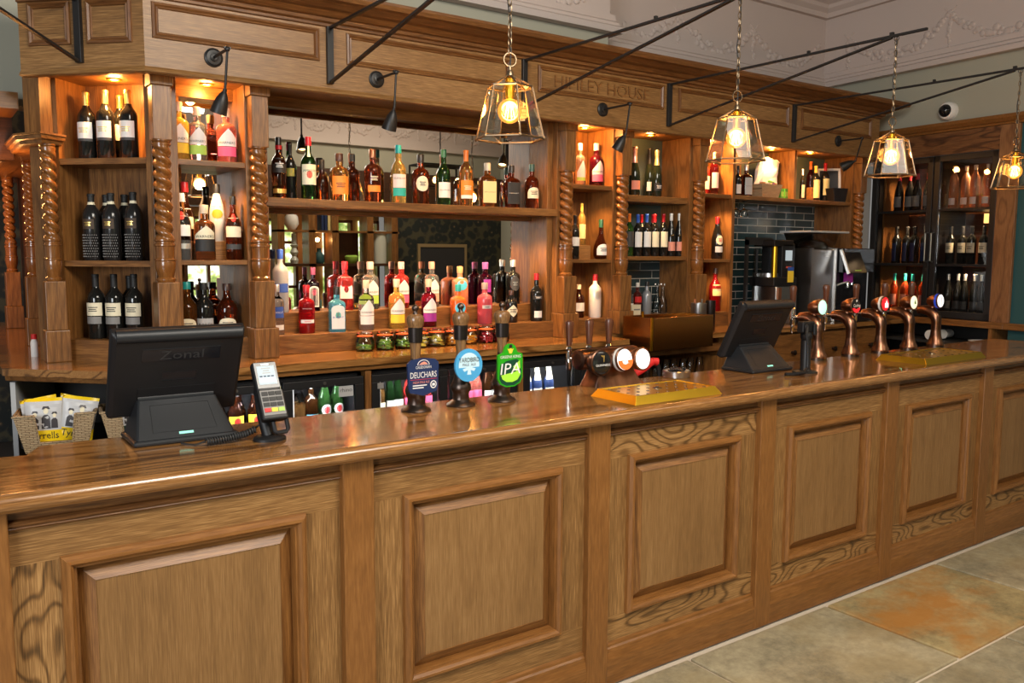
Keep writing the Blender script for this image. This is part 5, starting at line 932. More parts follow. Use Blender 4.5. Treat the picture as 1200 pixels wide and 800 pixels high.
# under-counter coolers: small bottles standing on the wire shelf
def cool(xs, z, first, label, y=1.79):
    for i, x in enumerate(xs):
        if i == 0: first.location = (x, y, z); first['label'] = label; first['group'] = 'bottles in the coolers, '+label
        else: dup(first, (x, y+.01*(i % 2), z))
ZS = .795
cool([1.03, 1.13, 1.23, 1.33], ZS, bottle(0, 0, 0, .215, .038, 'beer', 'amberdark', 'blackcap', [blabel(70, .22, .52, 'yellowband'), blabel(26, .26, .48, 'red', shp='disc')], ''), 'brown bottle with yellow and red label in the left cooler')
cool([1.08, 1.18, 1.28, 1.38], ZS, bottle(0, 0, 0, .205, .036, 'beer', 'amberdark', 'blackcap', [], ''), 'brown bottle in the second row of the left cooler', 1.90)
cool([1.455], ZS, bottle(0, 0, 0, .24, .036, 'beer', 'clearliq', 'goldfoil', [blabel(60, .14, .40, 'purpleband')], ''), 'clear bottle with purple label beside the card reader in the left cooler')
cool([1.525, 1.56], ZS, bottle(0, 0, 0, .25, .038, 'beer', 'amberlight', 'goldfoil', [], '', fill=.55), 'clear bottle half full of amber beer in the left cooler')
cool([1.625], ZS, bottle(0, 0, 0, .25, .036, 'whisky', 'beerbrown', 'whitecap', [blabel(60, .12, .32, 'skyblue')], ''), 'brown bottle with white cap and blue label in the left cooler')
cool([1.70, 1.775], ZS, bottle(0, 0, 0, .262, .036, 'beer', 'greenlight', 'bluecap', [blabel(46, .26, .48, 'white', shp='disc'), blabel(26, .30, .44, 'red', shp='disc')], ''), 'green beer bottle with white oval label in the left cooler')
for x in (1.70, 1.775): pass
cool([1.985, 2.03], ZS, bottle(0, 0, 0, .25, .030, 'beer', 'amberlight', 'silvercap', [blabel(60, .2, .4, 'cream')], ''), 'amber bottle at the left of the middle cooler')
cool([2.085, 2.14], ZS, bottle(0, 0, 0, .26, .031, 'beer', 'greenglass', 'silvercap', [blabel(60, .2, .42, 'white')], ''), 'green bottle with white label in the middle cooler')
cool([2.20, 2.26, 2.32], ZS, bottle(0, 0, 0, .255, .031, 'beer', 'pinkred', 'silvercap', [blabel(60, .15, .45, 'pinkband')], ''), 'pink bottle in the left half of the middle cooler')
cool([2.47, 2.53], ZS, bottle(0, 0, 0, .25, .031, 'beer', 'beerbrown', 'whitecap', [blabel(60, .2, .45, 'white')], ''), 'brown bottle with white label in the right half of the middle cooler')
cool([2.60, 2.665], ZS, bottle(0, 0, 0, .26, .033, 'beer', 'pinkliq', 'pinkcap', [blabel(60, .2, .45, 'pinkband')], ''), 'pink cider bottle in the right half of the middle cooler')
cool([2.735, 2.79], ZS, bottle(0, 0, 0, .255, .031, 'beer', 'beerbrown', 'blackcap', [blabel(60, .2, .42, 'white')], ''), 'dark bottle with white label at the right of the middle cooler')
cool([2.975], ZS, bottle(0, 0, 0, .20, .028, 'beer', 'amberlight', 'orangecap', [blabel(60, .2, .5, 'orangelabel')], ''), 'small orange bottle at the left of the right cooler')
for xs, yy in (((3.03, 3.115, 3.20), 1.79),): cool(xs, ZS, bottle(0, 0, 0, .245, .034, 'squat', 'navy', 'cream', [blabel(68, .30, .84, 'cream')], ''), 'blue bottle with broad white top in the right cooler', yy)

# ------------------------------------------------------------------ things on the bar counter
ZT = 1.12
def till(x, y, label, brand=True):
    t = thing('till', label, 'till', (x, y, ZT))
    q = MB(); q.box(-.160, .160, -.105, .105, 0, .018, 'slate_plastic'); q.build('foot', t, bevel=.008, seg=3)
    q = MB(); q.loft([[(-.150, -.092, .018), (.150, -.092, .018), (.150, .10, .018), (-.150, .10, .018)], [(-.122, .012, .125), (.122, .012, .125), (.122, .075, .125), (-.122, .075, .125)]], 'slate_plastic', False); b = q.build('stand', t, bevel=.006, seg=2)
    q = MB(); s_ = Vector((0, .104, .107)).normalized()
    def P(x_, k, out=.0): p = Vector((0, -.092, .018)).lerp(Vector((0, .012, .125)), k); nn = Vector((0, -.107, .104)).normalized(); return (x_, p.y+nn.y*out, p.z+nn.z*out)
    rs = [[P(a, k0, o) for a, k0 in ((-.098+i, .16+j), (.098-i, .16+j), (.090-i, .86-j), (-.090+i, .86-j))] for i, j, o in ((0, 0, .001), (.003, .02, -.003), (.006, .04, -.003))]
    q.loft(rs, 'black_plastic', False, False, True); q.build('front_panel', b)
    q = MB(); q.add([P(-.022, .07, .0015), (P(.022, .07, .0015)), P(.022, .13, .0015), P(-.022, .13, .0015)], [(0, 1, 2, 3)], 'screen_green'); q.build('badge', b)
    q = MB(); q.tube([(-.118, .045, .128), (.118, .045, .128)], .022, 'slate_plastic', 14); q.build('hinge', t)
    q = MB(); q.tube([(-.16, .06, .118), (.16, .06, .118)], .006, 'steel', 8); q.build('hinge_pin', t)
    # the screen leans back over the counter, its rear to the customers
    mo = Vector((0, .085, .072)); ux, uy = Vector((1, 0, 0)), Vector((0, -.44, .898)); nz = ux.cross(uy)     # nz towards the customers
    Mx = Matrix((ux, uy, nz)).transposed().to_4x4(); Mx.translation = mo
    q = MB(); q.loft([[(x_, y_, z_) for x_, y_ in ((-.203+i, 0+i), (.203-i, 0+i), (.203-i, .318-i), (-.203+i, .318-i))] for i, z_ in ((.0, -.016), (0, .010), (.014, .024))], 'black_plastic', False); q.move(Mx); mn = q.build('screen_housing', t, bevel=.006, seg=3)
    q = MB(); q.box(-.19, .19, .015, .30, -.0185, -.0165, 'black_gloss'); q.move(Mx); q.build('screen', mn)
    q = MB(); q.tube([(-.19, .302, .012), (.19, .302, .012)], .021, 'slate_plastic', 14); q.move(Mx); q.build('top_roll', mn)
    q = MB(); q.box(-.115, .125, .215, .262, .024, .0255, 'black_gloss').box(-.115, .125, .260, .262, .025, .0275, 'slate_plastic').box(-.05, .055, .14, .172, .024, .025, 'black_gloss').box(-.12, .12, .06, .115, .024, .026, 'black_plastic'); q.move(Mx); bp_ = q.build('rear_panel', mn)
    if brand:
        q = MB(); q.text('Zonal', (0, 0, 0), .045, 'zonal_grey', .135, fn=lambda X, Z: (X+.005, .238+Z, .0262)); q.move(Mx); q.build('lettering', mn)
    return t
till(.630, .425, 'black touch-screen till seen from behind, left of the card reader')
t2 = till(3.52, .43, 'black touch-screen till at the right, before the copper beer fonts')
# card reader on a swivel stand
t = thing('card_reader', 'black card payment terminal on a stand with a lit screen', 'card reader', (.853, .215, ZT), R(-6))
q = MB(); q.lathe([(.052, 0), (.052, .008), (.044, .014), (.020, .016)], 'black_plastic', seg=28, scale=(1, .85)); q.build('foot', t)
q = MB(); q.tube([(0, .01, .012), (-.012, .028, .07), (-.014, .048, .15), (-.008, .060, .20)], [.020, .019, .022, .018], 'black_plastic', 14); q.build('stand', t)
q = MB(); q.tube([(.010, -.012, .060), (.014, -.016, .030), (.022, -.018, .024), (.050, -.018, .026), (.056, -.016, .034), (.052, -.010, .068)], .0075, 'black_plastic', 8); q.build('grip_loop', t)
tz = Vector((.10, -.80, .45)).normalized(); tx = Vector((1, .12, 0)); tx = (tx-tz*tx.dot(tz)).normalized(); ty = tz.cross(tx); Mx = Matrix((tx, ty, tz)).transposed().to_4x4(); Mx.translation = Vector((.008, .028, .152))
def rp(q): return q.move(Mx)
q = MB(); q.box(-.040, .040, -.100, .102, -.022, .010, 'black_plastic'); bd = rp(q).build('terminal', t, bevel=.010, seg=3)
q = MB(); q.box(-.0425, .0425, -.1, .0, -.012, .016, 'black_plastic'); rp(q).build('keypad_housing', t, bevel=.006, seg=2)
q = MB(); q.box(-.036, .036, .008, .096, .010, .0115, 'black_gloss'); sc = rp(q).build('screen_bezel', bd)
q = MB(); q.box(-.029, .029, .020, .084, .0115, .0122, 'screen_lit').box(-.029, .029, .028, .044, .0122, .0126, 'screen_green'); rp(q).build('screen', bd)
q = MB()
for i, (w_, yy) in enumerate(((.030, .074), (.020, .066), (.026, .058))): q.box(-w_/2, w_/2, yy, yy+.003, .0122, .0125, 'greylabel')
for i in range(4): q.box(-.024+i*.0125, -.015+i*.0125, .046, .050, .0122, .0126, 'navy')
rp(q).build('screen_text', bd)
kp = MB(); kp.box(-.036, .036, -.085, -.002, .016, .0166, 'grey'); kp = rp(kp).build('keypad', t)
for r_ in range(4):
    for c_ in range(3):
        q = MB(); q.box(-.032+c_*.0225, -.0125+c_*.0225, -.020-r_*.0185, -.007-r_*.0185, .0166, .0192, ('black' if r_ < 3 else ('red', 'yellowband', 'limeband')[c_])); rp(q).build('key', kp)
q = MB(); q.box(-.012, .012, .087, .091, .0115, .0122, 'silver'); rp(q).build('maker_mark', bd)
# coiled lead
pts = []; A0, B0 = Vector((.66, .232, ZT+.014)), Vector((.815, .235, ZT+.030))
for i in range(260):
    k = i/259; c = A0.lerp(B0, k)+Vector((0, 0, -.004*math.sin(PI*k)+.03*max(0, k-.8)**1)); a = k*2*PI*20; pts.append(c+Vector((0, .0095*math.cos(a), .0095*math.sin(a))))
q = MB(); q.tube([Vector((.60, .29, ZT+.006)), Vector((.63, .245, ZT+.005))]+pts+[Vector((.835, .24, ZT+.05))], .0032, 'rubber', 5); tag(q.build('coiled_cable'), 'black coiled lead between the left till and the card reader', 'cable')
# empty payment stand with a cable
t = thing('payment_stand', 'black empty payment stand with a cable beside the right till', 'stand', (3.640, .225, ZT))
q = MB(); q.lathe([(.062, 0), (.062, .007), (.03, .012), (.026, .02), (.026, .165), (.020, .17)], 'black_metal', seg=24); q.build('post', t)
q = MB(); q.ball((0, 0, .185), .030, 'black_plastic', 14, 10); q.tube([(-.02, 0, .19), (.02, 0, .19)], .022, 'black_plastic', 12); q.build('swivel', t)
q = MB(); q.box(-.052, .040, -.02, .022, .205, .262, 'black_plastic').box(-.052, -.030, -.035, -.02, .195, .25, 'black_plastic').box(.02, .042, -.035, -.02, .19, .25, 'black_plastic'); q.build('cradle', t, bevel=.008)
q = MB(); q.tube([(-.04, -.03, .24), (-.062, -.045, .20), (-.055, -.05, .16), (-.050, -.05, .08), (-.058, -.055, .035), (-.09, -.06, .014), (-.16, -.05, .010), (-.20, -.03, .010)], .0085, 'black_plastic', 8); q.build('cable', t)

def handpull(x, y, label, clip):
    t = thing('handpull', label, 'beer pump', (x, y, ZT), 0, 'handpulls on the bar')
    q = MB(); q.lathe([(.057, 0), (.058, .004), (.054, .010), (.040, .018), (.033, .026), (.032, .050), (.036, .058), (.040, .066), (.041, .080), (.035, .092), (.030, .104), (.024, .130), (.020, .16), (.019, .20)], 'bronze', seg=28); q.build('pump_base', t)
    q = MB(); q.lathe([(.017, .19), (.0215, .262), (.0225, .28), (.0245, .31), (.0265, .316), (.0325, .336), (.034, .348), (.030, .361), (.018, .368)], 'pump_wood', seg=24); q.build('handle', t)
    q = MB(); q.lathe([(.0235, .261), (.0265, .263), (.0285, .317), (.0265, .319)], 'gunmetal', seg=24); q.build('handle_band', t)
    q = MB(); q.lathe([(.012, .366), (.008, .374), (.008, .380)], 'bronze', seg=14).ball((0, 0, .391), .0135, 'bronze', 14, 10); q.build('ball_finial', t)
    q = MB(); q.tube([(.09, .10, 0), (.09, .10, .05), (.095, .112, .085), (.11, .135, .10), (.125, .16, .085), (.13, .17, .05), (.13, .17, 0)], .0075, 'gunmetal', 10); q.build('swan_neck', t)
    clip(t); return t
def plate(t, poly, m, name='pump_clip', y=-.060, th=.010, zc=.142, x0=.0):
    q = MB(); q.prism([(p[0]+x0, p[1]+zc) for p in poly], 'y', y, y+th, m); q.box(-.012+x0, .012+x0, y+th, -.015, zc-.03, zc+.02, 'gunmetal'); return q.build(name, t, bevel=.002)
def circ(rx, rz, n=36, cz=0, cx_=0): return [(cx_+rx*math.cos(2*PI*i/n), cz+rz*math.sin(2*PI*i/n)) for i in range(n)]
def deco(par, fn, name='lettering'): q = MB(); fn(q); q.build(name, par)
def flat(q, poly, m, y): q.add([(p[0], y, p[1]) for p in poly], [tuple(range(len(poly)))], m)
Y1, Y2, Y3 = -.0606, -.0612, -.0618
def clipA(t):
    z = .142; p = plate(t, [(-.062, -.045), (-.056, -.062), (-.03, -.068), (0, -.076), (.03, -.068), (.056, -.062), (.062, -.045), (.066, .046), (.05, .060), (.0, .066), (-.05, .060), (-.066, .046)], 'navy')
    def f(q):
        q.text('CALEDONIAN', (0, Y1, z+.032), .014, 'white', .066); q.text('DEUCHARS', (0, Y1, z+.004), .032, 'white', .112); q.text('INDIA PALE ALE', (-.010, Y1, z-.024), .012, 'salmonlabel', .07)
        flat(q, [(-.046, z-.038), (.014, z-.038), (.014, z-.034), (-.046, z-.034)], 'white', Y1); flat(q, [(-.046, z-.047), (.0, z-.047), (.0, z-.043), (-.046, z-.043)], 'white', Y1)
        flat(q, [(-.056, z-.013), (.058, z-.013), (.058, z-.0145), (-.056, z-.0145)], 'red', Y1)
    deco(p, f)
    def g(q): flat(q, circ(.0135, .015, 24, z-.036, .042), 'white', Y1); flat(q, circ(.010, .011, 24, z-.036, .042), 'navy', Y2); flat(q, [(-.026, z+.040), (.026, z+.040)]+[(.026*math.cos(a), z+.040+.020*math.sin(a)) for a in [PI*i/12 for i in range(1, 12)]], 'white', Y1); flat(q, [(-.023, z+.041), (.023, z+.041)]+[(.023*math.cos(a), z+.041+.0165*math.sin(a)) for a in [PI*i/12 for i in range(1, 12)]], 'navy', Y2); flat(q, [(-.018, z+.042), (.018, z+.042), (.010, z+.050), (.002, z+.053), (-.010, z+.049)], 'salmonlabel', Y3)
    deco(p, g, 'emblem'); 
    def h(q): flat(q, [(.036, z-.041), (.048, z-.041), (.048, z-.031), (.036, z-.031)], 'white', Y3)
    deco(p, h, 'strength_mark')
def clipB(t):
    z = .166; p = plate(t, circ(.062, .064), 'clip_blue', zc=z)
    def g(q):
        flat(q, circ(.047, .049, 36, z), 'clip_pale', Y1)
        flat(q, [(-.046, z-.008), (.046, z-.008)]+[(.046*math.cos(a), z-.008+.041*math.sin(a)) for a in [-PI*i/12 for i in range(1, 12)]], 'clip_blue', Y2)
        flat(q, [(-.030, z-.014), (0, z-.004), (.030, z-.014), (.022, z-.024), (.006, z-.018), (.010, z-.036), (-.010, z-.036), (-.006, z-.018), (-.022, z-.024)], 'clip_pale', Y3)
    deco(p, g, 'emblem')
    def f(q): q.text('YARDBIRD', (0, Y2, z+.022), .026, 'black', .094); q.text('PALE  ALE', (0, Y2, z+.003), .014, 'navy', .060)
    deco(p, f)
def clipC(t):
    z = .150; sh = [(-.060, -.050), (-.048, -.072), (-.02, -.085), (.02, -.085), (.048, -.072), (.060, -.050), (.060, .045), (.034, .054), (.024, .078), (.010, .088), (-.010, .088), (-.024, .078), (-.034, .054), (-.060, .045)]
    p = plate(t, sh, 'clip_green', zc=z)
    def g(q):
        flat(q, [(-.054, z-.05), (-.044, z-.068), (-.018, z-.08), (.018, z-.08), (.044, z-.068), (.054, z-.05), (.050, z+.012), (.03, z+.026), (-.02, z+.020), (-.05, z+.004)], 'clip_darkgreen', Y1)
        flat(q, [(-.046, z-.036), (.046, z-.022), (.050, z-.036), (.034, z-.058), (.01, z-.066), (-.02, z-.064), (-.04, z-.052)], 'clip_lime', Y2); flat(q, [(.012, z-.004), (.046, z+.020), (.048, z-.012), (.030, z-.026)], 'clip_lime', Y2)
        flat(q, [(-.006, z+.050), (.006, z+.050), (.010, z+.060), (.016, z+.070), (.006, z+.066), (0, z+.078), (-.006, z+.066), (-.016, z+.070), (-.010, z+.060)], 'yellowband', Y2); flat(q, circ(.008, .008, 14, z+.078), 'black', Y2)
    deco(p, g, 'emblem')
    def f(q): q.text('GREENE KING', (0, Y2, z+.037), .017, 'white', .100); q.text('IPA', (-.001, Y3, z-.010), .064, 'white', .098, italic=.12)
    deco(p, f)
handpull(1.487, .40, 'handpull with a navy blue shield clip, nearest the card reader', clipA)
handpull(1.688, .40, 'handpull with a round light blue clip, middle of the three', clipB)
handpull(1.884, .40, 'handpull with a bright green clip, nearest the brass drip tray', clipC)

# copper T-bar font with three taps
t = thing('beer_font', 'copper three-tap beer font with round badges behind the brass drip tray', 'beer font', (2.56, .50, ZT))
q = MB(); q.loft([[(-.145, -.065, 0), (.145, -.065, 0), (.145, .045, 0), (-.145, .045, 0)], [(-.12, -.05, .045), (.12, -.05, .045), (.12, .04, .045), (-.12, .04, .045)], [(-.10, -.04, .085), (.10, -.04, .085), (.10, .045, .085), (-.10, .045, .085)]], 'aged_copper', False); q.build('pedestal', t, bevel=.006, seg=3)
q = MB(); q.lathe([(.03, -.172), (.046, -.168), (.048, -.158), (.048, .17), (.044, .182), (.02, .186)], 'aged_copper', (0, .03, .118), 24, ax='x'); q.build('cross_bar', t)
def tap(t, x, y, z, hz, long_=True):
    q = MB(); q.tube([(x, y-.07, z+.02), (x, y, z+.02)], .010, 'chrome', 12); q.lathe([(.011, -.03), (.014, -.02), (.013, 0), (.017, .012), (.013, .026), (.016, .04), (.012, .055), (.015, .07), (.009, .08), (.010, hz-z-.006)], 'chrome', (x, y, z), 16); o = q.build('tap', t)
    q = MB(); q.lathe([(.009, -.028), (.007, -.10 if long_ else -.07), (.005, -.104 if long_ else -.075)], 'black_plastic' if long_ else 'chrome', (x, y, z), 12); q.build('spout', o)
    q = MB(); q.lathe([(.0125, 0), (.0145, .02), (.0185, .08), (.0215, .100), (.019, .113), (.009, .118)], 'handle_wood', (x, y, hz), 18); q.build('tap_handle', o)
for x in (-.122, .0, .124): tap(t, x, .15, .085, .170)
def badge(t, c, r, axis, face, deco_fn=None, depth=.05, body='aged_copper', rim=None, pod=True):
    """a round illuminated lens on a short pod; axis points to the customers"""
    ax = Vector(axis).normalized(); xx = Vector((0, 0, 1)).cross(-ax).normalized(); xx = -xx if xx.x < 0 else xx; zz = xx.cross(ax); zz = zz if zz.z > 0 else -zz
    M = Matrix((xx, -ax, zz)).transposed().to_4x4(); M.translation = Vector(c)
    q = MB(); q.lathe([(r*.55, -depth), (r*.9, -depth*.55), (r*1.04, -.010), (r*1.04, .004), (r*.97, .006)], body, ax='y', seg=32); q.move(M); b = q.build('badge_pod', t)
    if rim: q = MB(); q.lathe([(r*1.05, -.016), (r*1.05, -.003)], rim, ax='y', seg=32); q.move(M); q.build('badge_rim', b)
    q = MB(); q.lathe([(r*.96, .0045), (r*.8, .009), (r*.4, .012), (.001, .0125)], face, ax='y', seg=32, cap0=False); q.move(M); l = q.build('badge_face', b)
    if deco_fn: q = MB(); deco_fn(q, r); q.move(M); q.build('badge_design', b)
def dG(q, r):
    q.text('GUINNESS', (0, -.0135, -.010), .014, 'white', r*1.45)
    q.add([(x, -.0135, z) for x, z in ((-.010, .034), (.012, .032), (.008, .004), (.004, .002), (.003, .024), (-.006, .028))], [(0, 1, 2, 3, 4, 5)], 'gold')
def dA(q, r):
    q.add([(x, -.0125, z) for x, z in [(-r*.93, -.003), (r*.93, -.003)]]+[(r*.93*math.cos(a), -.0115, -.003+(r*.90-.003)*math.sin(a)) for a in [-PI*i/16 for i in range(1, 16)]], [tuple(range(17))], 'badge_orange'); q.text('AMSTEL', (0, -.0140, .008), .015, 'navy', r*1.5); q.text('BIER', (0, -.0140, -.016), .012, 'white', r*.75)
badge(t, (-.130, -.085, .115), .056, (-.05, -1, .08), 'badge_black', dG, .07)
badge(t, (-.003, -.095, .122), .052, (.05, -1, .12), 'badge_white', dA, .07, rim='white')
badge(t, (.105, -.100, .118), .051, (.05, -1, .12), 'badge_white', None, .07)

def drip_tray(x0, x1, y0, y1, label):
    cx_, cy_ = (x0+x1)/2, (y0+y1)/2; a, b = (x1-x0)/2, (y1-y0)/2; t = thing('drip_tray', label, 'drip tray', (cx_, cy_, ZT), 0, 'brass drip trays on the bar')
    q = MB(); q.loft([[(-a, -b, 0), (a, -b, 0), (a, b, 0), (-a, b, 0)], [(-a+.022, -b+.022, .033), (a-.022, -b+.022, .033), (a-.022, b-.022, .033), (-a+.022, b-.022, .033)], [(-a+.028, -b+.028, .033), (a-.028, -b+.028, .033), (a-.028, b-.028, .033), (-a+.028, b-.028, .033)], [(-a+.03, -b+.03, .029), (a-.03, -b+.03, .029), (a-.03, b-.03, .029), (-a+.03, b-.03, .029)]], 'brass', False); q.build('tray', t, bevel=.0015)
    q = MB()
    for i in range(8):
        for j in range(4): q.ring((-a+.06+i*(2*a-.12)/7, -b+.05+j*(2*b-.10)/3, .0295), .006, .0016, 'bronze', (0, 0, 1), 10)
    q.build('drain_holes', t); q = MB(); q.lathe([(.022, .0292), (.022, .031), (.012, .032)], 'chrome', seg=20, cap0=False); q.build('rinser', t)
drip_tray(2.26, 2.77, .012, .285, 'shiny brass drip tray in front of the copper three-tap font')
drip_tray(4.44, 5.10, .03, .33, 'brass drip tray at the far right, before the row of copper swan-neck fonts')

# row of five swan-neck fonts
def swan(x, y, label, face, deco_fn=None, rim=None):
    t = thing('swan_neck_font', label, 'beer font', (x, y, ZT), 0, 'copper swan-neck beer fonts')
    q = MB(); q.lathe([(.050, 0), (.050, .018), (.052, .020), (.050, .030), (.042, .045), (.034, .075), (.030, .11)], 'aged_copper', seg=24); q.build('foot', t)
    q = MB(); q.lathe([(.051, -.001), (.051, .014)], 'bronze', seg=24); q.build('foot_ring', t)
    q = MB(); pts = [(0, 0, .10), (0, 0, .16)]+[(0, .085*(1-math.cos(a)), .165+.075*math.sin(a)) for a in [PI/2*i/8 for i in range(9)]]+[(0, .125, .238)]
    q.tube(pts, [.0295, .030]+[.031+.004*math.sin(PI*i/8) for i in range(9)]+[.026], 'aged_copper', 18); q.build('neck', t)
    tap(t, 0, .178, .215, .300, False)
    q = MB(); q.tube([(0, .03, .245), (0, .035, .285)], .016, 'aged_copper', 12); q.build('badge_stem', t)
    badge(t, (.0, -.015, .302), .045, (.02, -1, .05), face, deco_fn, .075, rim=rim); return t
def dM(q, r): q.add([(x, -.0135, z) for x, z in circ(r*.5, r*.5, 20)], [tuple(range(20))], 'white')
def dB(q, r):
    q.add([(r*.95*math.cos(a), -.0115, r*.95*math.sin(a)-.0) for a in [PI+.35+(PI-.7)*i/14 for i in range(15)]], [tuple(range(15))], 'badge_red'); q.text('Carling', (0, -.0142, .001), .026, 'white', r*1.6, italic=.1); q.add([(x, -.0140, z) for x, z in circ(r*.16, r*.16, 14, r*.62)], [tuple(range(14))], 'white')
def dC(q, r): q.add([(x, -.0140, z) for x, z in ((-.018, -.022), (.018, -.022), (.018, .004), (.010, .004), (.008, .014), (.004, .010), (.001, .030), (-.003, .010), (-.008, .014), (-.010, .004), (-.018, .004))], [tuple(range(11))], 'badge_white')
def dD(q, r): q.add([(x, -.0140, z) for x, z in ((-.012, -.004), (.004, .018), (.008, .014), (.006, .0), (.014, -.006), (.0, -.012))], [tuple(range(6))], 'leaf')
def dE(q, r): q.add([(x, -.0140, z) for x, z in ((-.004, -.03), (.004, -.03), (.006, .028), (-.006, .028))], [tuple(range(4))], 'greylabel')
FX = (4.134, 4.452, 4.762, 5.080, 5.398)
swan(FX[0], .50, 'copper swan-neck font with a mint green badge, nearest the right till', 'badge_mint', None)
swan(FX[1], .50, 'copper swan-neck font with a black and red badge', 'badge_black', dB)
swan(FX[2], .50, 'copper swan-neck font with a bright red badge', 'badge_red', dC, rim='white')
swan(FX[3], .50, 'copper swan-neck font with a cream badge', 'badge_cream', dD)
swan(FX[4], .50, 'copper swan-neck font with a white badge and blue rim, last in the row', 'badge_white', dE, rim='badge_blue')

# behind the counter
t = thing('ice_trough', 'brushed brass box hanging at the front of the back counter', 'trough', (4.10, 1.62, 1.095))
q = MB(); a, b, h, th = .29, .12, .212, .008
for (x0, x1, y0, y1) in ((-a, a, -b, -b+th), (-a, a, b+.03-th, b+.03), (-a, -a+th, -b+th, b+.03-th), (a-th, a, -b+th, b+.03-th)): q.box(x0, x1, y0, y1, 0, h, 'box_brass')
q.box(-a+th, a-th, -b+th, b+.03-th, 0, .01, 'box_brass'); q.build('body', t, bevel=.0015)
q = MB(); q.box(-a-.002, -a+.010, -b-.003, -b+.010, 0, h+.001, 'brass').box(-.12, -.113, b+.015, b+.033, .17, .235, 'brass'); q.build('corner_strip', t)
def canister(x, y, z, r, h, lab, m='steel'):
    t = thing('steel_canister', lab, 'canister', (x, y, z)); q = MB(); q.lathe([(r*.96, 0), (r, .004), (r, h), (r*.94, h), (r*.94, .02)], m, seg=28, cap1=False); q.build('cup', t); return t
cn0 = canister(4.50, 1.735, ZC-.003, .055, .205, 'brushed steel canister with straws beside the brass box')
for dx, dy, m in ((-.015, .01, 'orangelight'), (.012, -.008, 'steel')): q = MB(); q.tube([(dx, dy, .02), (dx*1.6, dy*1.6, .235)], .006, m, 8); q.build('straw', cn0)
canister(4.65, 1.76, ZC, .036, .215, 'slim dark steel canister behind the brushed one', 'gunmetal')
def glass_(x, y, z, lab, grp):
    t = thing('upturned_glass', lab, 'glass', (x, y, z), 0, grp); q = MB(); q.lathe([(.036, 0), (.034, .03), (.028, .10), (.020, .135), (.008, .14)], 'jarglass', seg=18, cap0=False); q.build('bowl', t); return t
g0 = None
for i in range(7):
    x = 4.02+i*.085
    if i == 0: g0 = glass_(x, 1.74, .85, 'upturned tumbler on the shelf under the brass box', 'upturned tumblers under the brass box')
    else: dup(g0, (x, 1.74+.01*(i % 2), .85))
gd = None
for i, x in enumerate((4.50, 4.56)):
    t = thing('carafe', ('upturned clear carafe on the tiled bay ledge, beside the grey bottle', 'upturned clear carafe on the tiled bay ledge, nearest the side panel')[i], 'carafe', (x, 2.15, 1.275), 0, 'clear carafes on the ledge')
    q = MB(); q.lathe([(.032, 0), (.036, .03), (.030, .09), (.014, .14), (.012, .19), (.018, .225)], 'jarglass', seg=18, cap0=False, cap1=False); q.build('body', t)
t = thing('white_box', 'small cream packet standing on the tiled bay ledge', 'box', (4.24, 2.11, 1.275)); q = MB(); q.box(-.05, .04, -.02, .02, 0, .075, 'cream'); b_ = q.build('packet', t, bevel=.003)
q = MB(); q.box(-.03, .03, -.0205, -.02, .035, .045, 'grey'); q.build('print_lines', b_)
# coffee-bean basket and red torch behind the drip tray
t = thing('wire_strainer', 'steel bar strainer on the counter behind the drip tray', 'strainer', (2.965, .47, ZT)); q = MB(); q.lathe([(.062, 0), (.066, .004), (.068, .032), (.064, .036), (.06, .030)], 'steel', seg=28, cap1=False); q.build('ring', t); q = MB()
for i in range(26): q.ball((random.uniform(-.04, .04), random.uniform(-.04, .04), .033+random.uniform(0, .010)), .008, 'gunmetal', 8, 6)
q.build('coil', t)
t = thing('red_squeeze_bottle', 'red bottle lying slanted behind the copper font', 'bottle', (2.83, .56, ZT)); q = MB(); q.tube([(-.06, 0, .02), (.0, 0, .045), (.055, 0, .075)], [.019, .021, .021], 'red', 14).tube([(.058, 0, .077), (.085, -.005, .070)], [.016, .021], 'red', 14); q.build('body', t); q = MB(); q.tube([(.088, -.005, .060), (.100, -.005, .03), (.105, -.005, .002)], .012, 'black_plastic', 10).tube([(-.065, 0, .0), (-.06, 0, .02)], .018, 'black_plastic', 10); q.build('rest', t)
# jars of garnish
def jar(x, fill, hf, label):
    t = thing('garnish_jar', label, 'jar', (x, 1.918, ZC), 0, 'clip-top jars of garnish'); q = MB(); q.lathe([(.042, 0), (.050, .006), (.053, .03), (.052, .05), (.047, .066), (.043, .074), (.043, .080)], 'jarglass', seg=26, cap1=False); q.build('jar_glass', t)
    q = MB(); q.lathe([(.044, .0815), (.046, .083), (.046, .0855), (.044, .087)], 'jar_seal', seg=26); q.build('rubber_seal', t)
    q = MB(); q.lathe([(.045, .087), (.047, .096), (.043, .105), (.02, .110), (.001, .1105)], 'jarglass', seg=26, cap0=False); q.build('lid', t)
    q = MB(); q.tube([(.045, -.006, .075), (.052, -.004, .085), (.050, 0, .096), (.045, .006, .075)], .0016, 'steel', 6); q.build('wire_clip', t)
    q = MB(); rnd = random.Random(int(x*1000))
    for i in range(46):
        a = rnd.uniform(0, 2*PI); rr = .041*math.sqrt(rnd.random()); z = .010+rnd.random()*hf
        if fill == 'herb': q.ball((rr*math.cos(a), rr*math.sin(a), z), .011, fill if rnd.random() < .6 else 'limeband', 7, 5, (1.1, 1.1, .45))
        elif fill == 'berry': q.ball((rr*math.cos(a), rr*math.sin(a), z), .010, fill, 8, 6)
        else: q.ball((rr*math.cos(a), rr*math.sin(a), z), .014, fill if rnd.random() < .8 else 'cream', 8, 5, (1, 1, .4))
    tag(q.build('garnish', t), None, None, None, 'stuff'); return t
